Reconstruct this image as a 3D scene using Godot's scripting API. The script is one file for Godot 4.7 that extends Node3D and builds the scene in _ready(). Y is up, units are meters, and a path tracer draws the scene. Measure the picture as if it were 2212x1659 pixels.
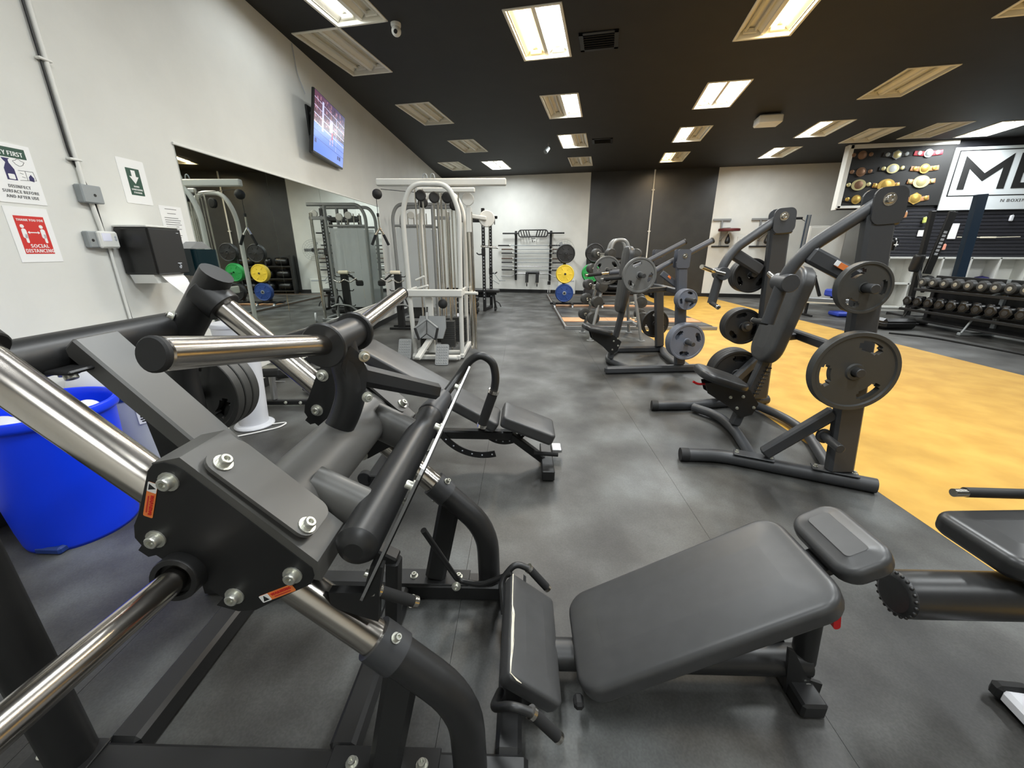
extends Node3D
# A strength gym seen from beside a 45 degree leg press. World axes follow the ceiling grid and the back wall;
# the left wall, and all that is set out along it, is turned by TH. W(x, y, z): x metres out from the left wall.
const TH := 11.322
const CEIL := 3.76
var M := {}
var cache := {}
var rng := RandomNumberGenerator.new()

func W(x, y, z) -> Vector3:
	var t = deg_to_rad(TH)
	return Vector3(-2.827 + cos(t) * x + sin(t) * z, y, -sin(t) * x + cos(t) * z)

# ---------------------------------------------------------------- mesh helpers
func S() -> SurfaceTool:
	var s = SurfaceTool.new()
	s.begin(Mesh.PRIMITIVE_TRIANGLES)
	return s

func tri(s, a, b, c, na, nb, nc, ua = Vector2.ZERO, ub = Vector2.ZERO, uc = Vector2.ZERO):
	if (b - a).cross(c - a).dot(na + nb + nc) > 0.0:
		var t = b; b = c; c = t
		t = nb; nb = nc; nc = t
		t = ub; ub = uc; uc = t
	s.set_normal(na); s.set_uv(ua); s.add_vertex(a)
	s.set_normal(nb); s.set_uv(ub); s.add_vertex(b)
	s.set_normal(nc); s.set_uv(uc); s.add_vertex(c)

func face(s, pts, n):
	for i in range(1, pts.size() - 1):
		tri(s, pts[0], pts[i], pts[i + 1], n, n, n)

func quad_uv(s, a, b, c, d, n):   # a top left, b top right, c bottom right, d bottom left
	tri(s, a, b, c, n, n, n, Vector2(0, 0), Vector2(1, 0), Vector2(1, 1))
	tri(s, a, c, d, n, n, n, Vector2(0, 0), Vector2(1, 1), Vector2(0, 1))

func box(s, c: Vector3, size: Vector3, bev := 0.004, b := Basis.IDENTITY):
	var h = size * 0.5
	bev = min(bev, min(h.x, min(h.y, h.z)) * 0.9)
	var i = h - Vector3.ONE * bev
	for ax in 3:
		var u = (ax + 1) % 3
		var v = (ax + 2) % 3
		for sg in [-1.0, 1.0]:
			var n = Vector3.ZERO
			n[ax] = sg
			var q = []
			for k in [[-1, -1], [1, -1], [1, 1], [-1, 1]]:
				var p = Vector3.ZERO
				p[ax] = h[ax] * sg
				p[u] = i[u] * k[0]
				p[v] = i[v] * k[1]
				q.append(c + b * p)
			face(s, q, b * n)
		for su in [-1.0, 1.0]:
			for sv in [-1.0, 1.0]:
				var n = Vector3.ZERO
				n[u] = su
				n[v] = sv
				var q = []
				for k in [[-1, 0], [1, 0], [1, 1], [-1, 1]]:
					var p = Vector3.ZERO
					p[ax] = i[ax] * k[0]
					p[u] = (h[u] if k[1] == 0 else i[u]) * su
					p[v] = (i[v] if k[1] == 0 else h[v]) * sv
					q.append(c + b * p)
				face(s, q, (b * n).normalized())
	for sx in [-1.0, 1.0]:
		for sy in [-1.0, 1.0]:
			for sz in [-1.0, 1.0]:
				var sg = Vector3(sx, sy, sz)
				face(s, [c + b * (Vector3(h.x, i.y, i.z) * sg), c + b * (Vector3(i.x, h.y, i.z) * sg), c + b * (Vector3(i.x, i.y, h.z) * sg)], (b * sg).normalized())

func along(a: Vector3, b: Vector3, up := Vector3.UP) -> Basis:   # z runs from a to b, y as near to up as it can
	var z = (b - a).normalized()
	if abs(z.dot(up)) > 0.98:
		up = Vector3.RIGHT if abs(z.x) < 0.9 else Vector3.UP
	var x = up.cross(z).normalized()
	return Basis(x, z.cross(x).normalized(), z)

func bar(s, a: Vector3, b: Vector3, w: float, h: float, bev := 0.008, up := Vector3.UP):
	box(s, (a + b) * 0.5, Vector3(w, h, (b - a).length()), bev, along(a, b, up))

func grid(s, rows, closed := true, cap0 := true, cap1 := true):
	var n = rows.size()
	var m = rows[0].size()
	var brk = []
	for i in n:
		brk.append(i > 0 and rows[i][0].is_equal_approx(rows[i - 1][0]) and rows[i][int(m * 0.5)].is_equal_approx(rows[i - 1][int(m * 0.5)]))
	var nor = []
	for i in n:
		var i0 = i if i == 0 or brk[i] else i - 1
		var i1 = i if i == n - 1 or brk[i + 1] else i + 1
		var r = []
		for j in m:
			var j0 = (j - 1 + m) % m if closed else max(j - 1, 0)
			var j1 = (j + 1) % m if closed else min(j + 1, m - 1)
			var v = (rows[i1][j] - rows[i0][j]).cross(rows[i][j1] - rows[i][j0])
			if v.length_squared() < 1e-16:
				v = (rows[i1][j] - rows[i0][j]).cross(rows[i1][j1] - rows[i1][j0])
			if v.length_squared() < 1e-16:
				v = (rows[i1][j] - rows[i0][j]).cross(rows[i0][j1] - rows[i0][j0])
			r.append(v.normalized())
		nor.append(r)
	for i in n - 1:
		if brk[i + 1]:
			continue
		for j in (m if closed else m - 1):
			var k = (j + 1) % m
			var ua = Vector2(float(j) / m, float(i) / n)
			tri(s, rows[i][j], rows[i][k], rows[i + 1][k], nor[i][j], nor[i][k], nor[i + 1][k], ua, ua, ua)
			tri(s, rows[i][j], rows[i + 1][k], rows[i + 1][j], nor[i][j], nor[i + 1][k], nor[i + 1][j], ua, ua, ua)
	if closed and cap0:
		fan(s, rows[0], rows[1])
	if closed and cap1:
		fan(s, rows[n - 1], rows[n - 2])

func fan(s, ring, inner):
	var c = Vector3.ZERO
	var ci = Vector3.ZERO
	for p in ring: c += p
	for p in inner: ci += p
	c /= ring.size()
	ci /= inner.size()
	var n = (ring[1] - ring[0]).cross(ring[int(ring.size() * 0.33) + 1] - ring[0])
	if n.length_squared() < 1e-16:
		return
	n = n.normalized()
	if n.dot(c - ci) < 0: n = -n
	for j in ring.size():
		tri(s, c, ring[j], ring[(j + 1) % ring.size()], n, n, n)

func rounded(pts, bend) -> Array:
	if bend <= 0.0 or pts.size() < 3:
		return pts
	var out = [pts[0]]
	for i in range(1, pts.size() - 1):
		var p = pts[i]
		var d0 = pts[i - 1] - p
		var d1 = pts[i + 1] - p
		var l = min(bend, min(d0.length() * 0.48, d1.length() * 0.48))
		var a = p + d0.normalized() * l
		var b = p + d1.normalized() * l
		for k in 7:
			var t = k / 6.0
			out.append(a.lerp(p, t).lerp(p.lerp(b, t), t))
	out.append(pts[-1])
	return out

func tube(s, pts, r, bend := 0.0, seg := 14, ry := 0.0, up := Vector3.UP):   # ry: second radius of an oval tube
	pts = rounded(pts, bend)
	if ry <= 0.0: ry = r
	var rows = []
	var b = along(pts[0], pts[1], up)
	for i in pts.size():
		var d = (pts[min(i + 1, pts.size() - 1)] - pts[max(i - 1, 0)]).normalized()
		var x = (b.x - d * b.x.dot(d)).normalized()
		b = Basis(x, d.cross(x).normalized(), d)
		var row = []
		for j in seg:
			var t = TAU * j / seg
			row.append(pts[i] + b.x * cos(t) * r + b.y * sin(t) * ry)
		rows.append(row)
	grid(s, rows)

func lathe(s, at: Vector3, axis: Vector3, prof, seg := 28, cap0 := true, cap1 := true):   # prof: [radius, height along axis]; a repeated point is a crease
	var b = along(Vector3.ZERO, axis)
	var rows = []
	for p in prof:
		var row = []
		for j in seg:
			var t = TAU * j / seg
			row.append(at + (b.x * cos(t) + b.y * sin(t)) * max(p[0], 0.0004) + b.z * p[1])
		rows.append(row)
	grid(s, rows, true, cap0, cap1)

func cyl(s, a: Vector3, b: Vector3, r, seg := 20, bev := 0.003):
	var l = (b - a).length()
	bev = min(bev, min(r, l) * 0.4)
	lathe(s, a, b - a, [[r - bev, 0], [r - bev, 0], [r, bev], [r, bev], [r, l - bev], [r, l - bev], [r - bev, l]], seg)

func ball(s, c: Vector3, r, seg := 18):
	var prof = []
	for k in 13:
		var t = PI * k / 12.0 - PI / 2
		prof.append([cos(t) * r, sin(t) * r])
	lathe(s, c, Vector3.UP, prof, seg, false, false)

func prism(s, poly, xf: Transform3D, depth: float):   # polygon in x, y of xf, extruded from 0 to depth along z
	var p2 = PackedVector2Array(poly)
	var idx = Geometry2D.triangulate_polygon(p2)
	for z in [0.0, depth]:
		var n = xf.basis.z * (1.0 if z == depth else -1.0) * (1.0 if depth > 0 else -1.0)
		for k in range(0, idx.size(), 3):
			tri(s, xf * Vector3(p2[idx[k]].x, p2[idx[k]].y, z), xf * Vector3(p2[idx[k + 1]].x, p2[idx[k + 1]].y, z), xf * Vector3(p2[idx[k + 2]].x, p2[idx[k + 2]].y, z), n, n, n)
	var cw = Geometry2D.is_polygon_clockwise(p2)
	for i in p2.size():
		var a = p2[i]
		var b = p2[(i + 1) % p2.size()]
		var e = (b - a).normalized()
		var n2 = Vector2(e.y, -e.x) * (-1.0 if cw else 1.0)
		var n = (xf.basis * Vector3(n2.x, n2.y, 0)).normalized()
		face(s, [xf * Vector3(a.x, a.y, 0), xf * Vector3(b.x, b.y, 0), xf * Vector3(b.x, b.y, depth), xf * Vector3(a.x, a.y, depth)], n)

func rrect(hx, hy, r, n := 6) -> Array:
	r = min(r, min(hx, hy) * 0.99)
	var out = []
	for k in 4:
		var c = Vector2([1, -1, -1, 1][k] * (hx - r), [1, 1, -1, -1][k] * (hy - r))
		for i in n + 1:
			var t = PI / 2 * (k + float(i) / n)
			out.append(c + Vector2(cos(t), sin(t)) * r)
	return out

func pad(s, xf: Transform3D, lx, lz, t, corner := 0.06, edge := 0.025, crown := 0.006):   # cushion: x, z its plan, y its thickness, top at y = 0
	var prof = [[edge * 0.5, -t], [edge * 0.5, -t], [0.002, -t + 0.012], [0.0, -t + 0.02], [0.0, -edge]]
	for k in range(1, 6):
		var a = PI / 2 * k / 5.0
		prof.append([edge * (1 - cos(a)), -edge + edge * sin(a)])
	prof.append([edge * 2.2, crown * 0.6])
	prof.append([min(lx, lz) * 0.3, crown])
	var rows = []
	for p in prof:
		var row = []
		for q in rrect(lx * 0.5 - p[0], lz * 0.5 - p[0], max(corner - p[0], 0.012), 6):
			row.append(xf * Vector3(q.x, p[1], q.y))
		rows.append(row)
	grid(s, rows)

func tilt(origin: Vector3, deg: float) -> Transform3D:   # x axis raised by deg in the x, y plane
	return Transform3D(Basis(Vector3(0, 0, 1), deg_to_rad(deg)), origin)

func bolt(s, at: Vector3, n: Vector3, r := 0.011):
	n = n.normalized()
	lathe(s, at, n, [[r * 1.5, 0], [r * 1.5, 0.003], [r * 1.5, 0.003], [r, 0.003], [r, 0.003], [r, 0.014], [r * 0.85, 0.016], [r * 0.85, 0.016], [r * 0.5, 0.016], [r * 0.5, 0.016], [r * 0.5, 0.008]], 16)

# ---------------------------------------------------------------- scene helpers
func unique(parent, called) -> String:
	if not parent.has_node(called): return called
	var k = 1
	while parent.has_node("%s_%03d" % [called, k]): k += 1
	return "%s_%03d" % [called, k]

func obj(called, s, mat, parent = self, label := ""):
	var o = MeshInstance3D.new()
	o.mesh = s.commit() if s is SurfaceTool else s
	o.material_override = M[mat] if mat is String else mat
	o.cast_shadow = GeometryInstance3D.SHADOW_CASTING_SETTING_ON
	o.name = unique(parent, called)
	parent.add_child(o)
	if label: o.set_meta("label", label)
	return o

func tag(o, label, category, group := ""):
	o.set_meta("label", label)
	o.set_meta("category", category)
	if group: o.set_meta("group", group)
	return o

func thing(called, label, category, at := Vector3.ZERO, turn := 0.0, group := ""):
	var o = Node3D.new()
	o.name = unique(self, called)
	add_child(o)
	o.position = at
	o.rotation_degrees.y = turn
	return tag(o, label, category, group)

func struct(o):
	o.set_meta("kind", "structure")
	return o

func dup(src, at, turn, label := "", group := ""):
	var o = src.duplicate()
	o.name = unique(self, String(src.name).rstrip("0123456789").trim_suffix("_") if "_0" in String(src.name) else String(src.name))
	add_child(o)
	o.position = at
	o.rotation_degrees.y = turn
	if label: o.set_meta("label", label)
	if group: o.set_meta("group", group)
	return o

func text(str, height, parent, xf: Transform3D, mat, called := "lettering", bold := true, wide := 1.0):
	var f = SystemFont.new()
	f.font_names = PackedStringArray(["Droid Sans"])
	f.font_weight = 700 if bold else 400
	var t = TextMesh.new()
	t.font = f
	t.text = str
	t.font_size = 32
	t.depth = 0.0
	t.pixel_size = height / (32 * 0.72)
	t.depth = 0.0012
	var o = obj(called, t, mat, parent)
	o.transform = Transform3D(xf.basis * Basis.from_scale(Vector3(wide, 1, 1)), xf.origin)
	return o

# ---------------------------------------------------------------- materials
func noise_tex(seed_, freq, lo: Color, hi: Color, size := 512, oct := 4, contrast := 1.0) -> ImageTexture:
	var n = FastNoiseLite.new()
	n.seed = seed_
	n.frequency = freq
	n.fractal_octaves = oct
	var im = n.get_seamless_image(size, size)
	var out = Image.create(size, size, false, Image.FORMAT_RGB8)
	for y in size:
		for x in size:
			var v = clamp((im.get_pixel(x, y).r - 0.5) * contrast + 0.5, 0, 1)
			out.set_pixel(x, y, lo.lerp(hi, v))
	return ImageTexture.create_from_image(out)

func mat(key, col: Color, rough := 0.5, metal := 0.0, spec := 0.5):
	var m = StandardMaterial3D.new()
	m.albedo_color = col
	m.roughness = rough
	m.metallic = metal
	m.metallic_specular = spec
	M[key] = m
	return m

func textured(key, tex, scale_, rough := 0.5, metal := 0.0):
	var m = mat(key, Color.WHITE, rough, metal)
	m.albedo_texture = tex
	m.uv1_triplanar = true
	m.uv1_world_triplanar = true
	m.uv1_scale = Vector3.ONE * scale_
	return m

func glow(key, col: Color, energy):
	var m = mat(key, Color(0.9, 0.9, 0.9), 0.4)
	m.emission_enabled = true
	m.emission = col
	m.emission_energy_multiplier = energy
	return m

func g(v) -> Color: return Color8(v, v, v)

func floor_tex() -> ImageTexture:   # black rubber with fine pale flecks, scuffed in large cloudy patches
	var a = FastNoiseLite.new(); a.seed = 4; a.frequency = 0.006; a.fractal_octaves = 4
	var ia = a.get_seamless_image(1024, 1024)
	var r = RandomNumberGenerator.new(); r.seed = 9
	var out = Image.create(1024, 1024, false, Image.FORMAT_RGB8)
	for y in 1024:
		for x in 1024:
			var c = ia.get_pixel(x, y).r - 0.5
			var v = 0.262 + c * 0.3 + (r.randf() - 0.5) * 0.05
			out.set_pixel(x, y, Color(v * (1.0 - c * 0.06), v * 0.995, v * (0.96 + c * 0.06)))
	return ImageTexture.create_from_image(out)

func make_materials():
	textured("rubber", floor_tex(), 0.22, 0.47)
	textured("yellow", noise_tex(11, 0.012, Color8(186, 142, 54), Color8(203, 160, 70), 512, 5, 1.5), 0.35, 0.62)
	textured("wall_white", noise_tex(21, 0.01, Color8(214, 214, 208), Color8(224, 224, 218), 512, 4), 0.3, 0.7)
	textured("wall_black", noise_tex(22, 0.02, Color8(47, 47, 46), Color8(56, 56, 54), 256, 3), 0.4, 0.36)
	textured("ceiling_black", noise_tex(23, 0.02, Color8(27, 27, 27), Color8(33, 33, 32), 256, 3), 0.4, 0.7)
	mat("baseboard", g(20), 0.45)
	var mm = mat("mirror", Color(0.86, 0.89, 0.87), 0.015, 1.0)
	mat("trim_white", Color8(226, 226, 220), 0.4)
	mat("black", g(33), 0.4)                    # satin powder coat
	mat("black_deep", g(24), 0.45)
	mat("charcoal", Color8(54, 55, 57), 0.45)
	mat("satin_grey", Color8(80, 79, 76), 0.38)
	mat("charcoal_fleck", Color8(72, 74, 80), 0.5)
	mat("rubber_black", g(26), 0.7)
	mat("foam", g(28), 0.85)
	textured("vinyl", noise_tex(31, 0.05, g(54), g(62), 256, 3), 1.2, 0.4)
	textured("vinyl_black", noise_tex(32, 0.05, g(34), g(40), 256, 3), 1.2, 0.36)
	mat("chrome", Color8(218, 214, 206), 0.16, 1.0)
	mat("chrome_worn", Color8(196, 190, 182), 0.2, 1.0)
	mat("zinc", Color8(205, 205, 195), 0.35, 0.8)
	mat("silver", Color8(205, 204, 198), 0.38, 0.0)       # pale grey painted steel
	mat("silver_dark", Color8(140, 142, 142), 0.4, 0.2)
	mat("alu", Color8(190, 190, 190), 0.35, 0.9)
	mat("iron", Color8(58, 58, 56), 0.5)
	mat("iron_blue", Color8(98, 102, 112), 0.5)
	mat("iron_grey", Color8(92, 92, 90), 0.5)
	mat("hub", g(52), 0.4)
	mat("orange", Color8(232, 128, 62), 0.5)
	mat("print_black", g(26), 0.6)
	mat("print_grey", g(96), 0.6)
	mat("print_red", Color8(205, 48, 42), 0.4)
	mat("print_green", Color8(24, 70, 52), 0.4)
	mat("print_navy", Color8(36, 32, 88), 0.5)
	mat("paper", Color8(240, 240, 238), 0.35)
	mat("blue_bin", Color8(0, 58, 240), 0.4)
	mat("blue_dark", Color8(22, 52, 122), 0.5)
	mat("bin_white", Color8(212, 213, 218), 0.45)
	mat("bin_grey", Color8(180, 184, 190), 0.5)
	mat("cream", Color8(238, 228, 206), 0.5)
	mat("bumper_yellow", Color8(240, 206, 62), 0.55)
	mat("bumper_blue", Color8(32, 66, 132), 0.55)
	mat("bumper_green", Color8(36, 150, 72), 0.55)
	mat("bumper_black", g(30), 0.55)
	textured("wood", noise_tex(41, 0.03, Color8(206, 150, 106), Color8(228, 176, 130), 256, 4), 0.8, 0.35)
	textured("wood_dark", noise_tex(42, 0.03, Color8(84, 70, 60), Color8(102, 86, 74), 256, 4), 0.8, 0.5)
	mat("dark_red", Color8(92, 34, 36), 0.45)
	mat("red", Color8(186, 24, 28), 0.3)
	mat("plastic_black", g(20), 0.28)
	mat("plastic_dark", g(46), 0.32)
	mat("plastic_green", Color8(10, 34, 40), 0.12)
	mat("galvanised", Color8(150, 155, 156), 0.5, 0.3)
	mat("gold", Color8(214, 178, 96), 0.32, 0.7)
	mat("gold_pale", Color8(224, 214, 160), 0.32, 0.6)
	mat("bronze", Color8(140, 108, 84), 0.4, 0.6)
	mat("strap", g(26), 0.6)
	mat("belt_red", Color8(190, 44, 62), 0.5)
	mat("belt_tan", Color8(176, 124, 82), 0.5)
	mat("slat", Color8(36, 36, 42), 0.42)
	mat("sign_white", Color8(214, 220, 222), 0.25)
	mat("navy_steel", Color8(24, 46, 66), 0.35)
	mat("neon", Color8(214, 226, 120), 0.5)
	mat("skin_pink", Color8(226, 150, 128), 0.5)
	mat("box_blue", Color8(42, 66, 170), 0.5)
	mat("troffer", Color8(238, 235, 222), 0.5)
	mat("tube_off", Color8(214, 212, 200), 0.4)
	mat("white_cord", Color8(232, 230, 226), 0.5)
	glow("tube_cool", Color(1.0, 0.98, 0.93), 9.0)
	glow("tube_dim", Color(0.98, 0.99, 1.0), 2.5)
	glow("tube_warm", Color(1.0, 0.86, 0.62), 8.0)
	glow("lcd", Color(0.25, 0.3, 0.55), 0.5)
	var f = mat("frost", Color(0.80, 0.82, 0.83, 0.6), 0.3)
	f.transparency = BaseMaterial3D.TRANSPARENCY_ALPHA
	var gl = mat("clear", Color(0.95, 0.97, 0.97, 0.25), 0.05)
	gl.transparency = BaseMaterial3D.TRANSPARENCY_ALPHA

# ---------------------------------------------------------------- ceiling lights
# x, z of the far left corner; state of the left and the right bay: 0 off, 1 cool, 2 warm, 3 weak; label
const FIX := [
	[-1.217, -6.16, 2, 1, "nearest lit troffer over the aisle, warm left bay and white right bay"],
	[-1.217, -8.633, 0, 1, "half-lit ceiling troffer over the aisle, only its right bay glowing"],
	[-1.21, -10.966, 1, 0, "small half-lit ceiling troffer over the aisle, only its left bay glowing"],
	[-1.185, -13.21, 0, 0, "dark ceiling troffer above the black wall's left edge"],
	[1.284, -6.187, 0, 2, "warm half-lit ceiling troffer cut by the top edge of the photo"],
	[1.286, -8.643, 1, 1, "brightest fully lit ceiling troffer above the press machines"],
	[1.27, -10.946, 1, 0, "half-lit ceiling troffer behind the brightest one, left bay glowing white"],
	[1.253, -13.178, 2, 0, "warm half-lit ceiling troffer above the white pipe on the black wall"],
	[3.816, -8.712, 0, 0, "unlit yellowish ceiling troffer right of the small white ceiling box"],
	[3.807, -11.11, 1, 0, "half-lit ceiling troffer left of the trophy belt board"],
	[3.746, -13.2, 1, 0, "farthest lit ceiling troffer above the speed bag wall"],
	[3.83, -6.25, 0, 0, "dark ceiling troffer in the top right corner of the photo"],
	[-3.679, -6.092, 0, 0, "large unlit ceiling troffer nearest to the television wall"],
	[-3.677, -8.5, 0, 0, "unlit ceiling troffer second from the camera dome along the left wall"],
	[-3.676, -10.89, 0, 0, "unlit ceiling troffer third along the left wall"],
	[-3.584, -13.176, 1, 1, "fully lit ceiling troffer above the cable tower's long beam"],
	[-4.82, -13.06, 0, 0, "smallest unlit ceiling troffer in the far left corner"],
	[-3.087, -4.9, 3, 0, "lit ceiling troffer next to the white camera dome"],
	[5.02, -11.86, 0, 0, "unlit ceiling troffer at the left end of the trophy belt board"],
	[6.08, -11.72, 0, 0, "unlit ceiling troffer above the middle of the trophy belt board"],
	[7.2, -11.85, 1, 1, "lit ceiling troffer just above the big white letter sign"],
	[-1.217, -3.72, 0, 1, "half-lit ceiling troffer out of view above the leg press"],
	[1.284, -3.72, 1, 1, "lit ceiling troffer out of view above the press machine"],
	[3.82, -3.72, 1, 0, "half-lit ceiling troffer out of view above the yellow strip"],
	[-1.217, -1.25, 0, 1, "half-lit ceiling troffer out of view over the leg press seat"],
	[1.284, -1.25, 1, 0, "half-lit ceiling troffer out of view over the leg extension"],
	[-3.0, 0.2, 0, 0, "unlit ceiling troffer out of view by the notices"],
	[0.1, 1.2, 0, 1, "half-lit ceiling troffer out of view behind the camera"],
	[6.3, -6.2, 1, 0, "half-lit ceiling troffer out of view over the dumbbell rack"],
	[6.3, -8.8, 0, 0, "unlit ceiling troffer out of view beside the dumbbell rack"],
	[8.8, -8.7, 1, 1, "lit ceiling troffer out of view at the right wall"],
	[4.0, -1.2, 1, 0, "half-lit ceiling troffer out of view on the right"],
]
const FW := 0.584
const FL := 1.17
const LAMP := 4.4

func make_fixtures():
	for f in FIX:
		var o = thing("ceiling_light", f[4], "ceiling light", Vector3(f[0] + FW / 2, CEIL, f[1] + FL / 2), 0, "recessed ceiling troffers")
		if not cache.has("fx"):
			var s = S()
			for k in [-1, 1]:
				box(s, Vector3(k * (FW / 2 + 0.002), -0.004, 0), Vector3(0.03, 0.012, FL + 0.034), 0.002)
				box(s, Vector3(0, -0.004, k * (FL / 2 + 0.002)), Vector3(FW + 0.034, 0.012, 0.03), 0.002)
			cache.fx = s.commit()
			s = S()
			box(s, Vector3(0, 0.115, 0), Vector3(FW, 0.01, FL), 0.001)
			for k in [-1, 1]:
				box(s, Vector3(k * (FW / 2 - 0.006), 0.058, 0), Vector3(0.006, 0.115, FL), 0.001)
				box(s, Vector3(0, 0.058, k * (FL / 2 - 0.006)), Vector3(FW, 0.115, 0.006), 0.001)
			cache.fx_pan = s.commit()
			s = S()      # curved reflector of one bay
			var rows = []
			for i in 9:
				var x = -0.128 + 0.256 * i / 8.0
				var y = 0.10 - 3.2 * x * x * (1.0 + 3.0 * abs(x))
				rows.append([Vector3(x, y, -FL / 2 + 0.02), Vector3(x, y, FL / 2 - 0.02)])
			grid(s, rows, false)
			cache.fx_ref = s.commit()
			s = S()
			prism(s, [Vector2(-0.022, 0.02), Vector2(0.022, 0.02), Vector2(0.034, 0.1), Vector2(-0.034, 0.1)], Transform3D(Basis.IDENTITY, Vector3(0, 0, -FL / 2 + 0.02)), FL - 0.04)
			cache.fx_rib = s.commit()
			s = S()
			cyl(s, Vector3(0, 0.062, -FL / 2 + 0.05), Vector3(0, 0.062, FL / 2 - 0.05), 0.015, 12)
			cache.fx_tube = s.commit()
			s = S()
			box(s, Vector3(0, 0.06, 0), Vector3(0.15, 0.05, 0.02), 0.006)
			cache.fx_end = s.commit()
		obj("frame", cache.fx, "troffer", o)
		obj("housing", cache.fx_pan, "troffer", o)
		obj("ballast_cover", cache.fx_rib, "troffer", o)
		for b in 2:
			var cx = -0.143 if b == 0 else 0.143
			var st = f[2 + b]
			var r = obj("reflector", cache.fx_ref, "troffer", o)
			r.position.x = cx
			for k in [-1, 1]:
				var e = obj("lamp_holder", cache.fx_end, "troffer", o)
				e.position = Vector3(cx, 0, k * (FL / 2 - 0.035))
			for k in [-0.05, 0.05]:
				var t = obj("lamp_tube", cache.fx_tube, ["tube_off", "tube_cool", "tube_warm", "tube_dim"][st], o)
				t.position.x = cx + k
			if st > 0:
				var l = AreaLight3D.new()
				l.name = "bay_light" if b == 0 else "bay_light_001"
				o.add_child(l)
				l.position = Vector3(cx, 0.035, 0)
				l.rotation_degrees.x = -90
				l.area_size = Vector2(0.17, 1.05)
				l.light_color = Color(0.96, 0.985, 1.0) if st != 2 else Color(1.0, 0.88, 0.7)
				l.light_energy = LAMP * [0.0, 1.0, 0.7, 0.22][st]
				l.shadow_enabled = true
				l.area_range = 30
				l.area_attenuation = 2.0

# ---------------------------------------------------------------- the room
const XR := 12.5
const ZB := -14.3
const ZF := 3.2

func slab(s, poly, y0, y1):   # polygon in x, z
	var p = []
	for v in poly: p.append(Vector2(v.x, -v.y))
	prism(s, p, Transform3D(Basis(Vector3(1, 0, 0), Vector3(0, 0, -1), Vector3(0, 1, 0)), Vector3(0, y0, 0)), y1 - y0)

func strip(x0, x1) -> Array:   # a band of floor between two distances from the left wall, clipped to the room
	var q = PackedVector2Array()
	for c in [[x0, 8.0], [x1, 8.0], [x1, -18.0], [x0, -18.0]]:
		var p = W(c[0], 0, c[1])
		q.append(Vector2(p.x, p.z))
	var room = PackedVector2Array([Vector2(-9, ZF), Vector2(XR, ZF), Vector2(XR, ZB), Vector2(-9, ZB)])
	return Array(Geometry2D.intersect_polygons(q, room)[0])

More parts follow.
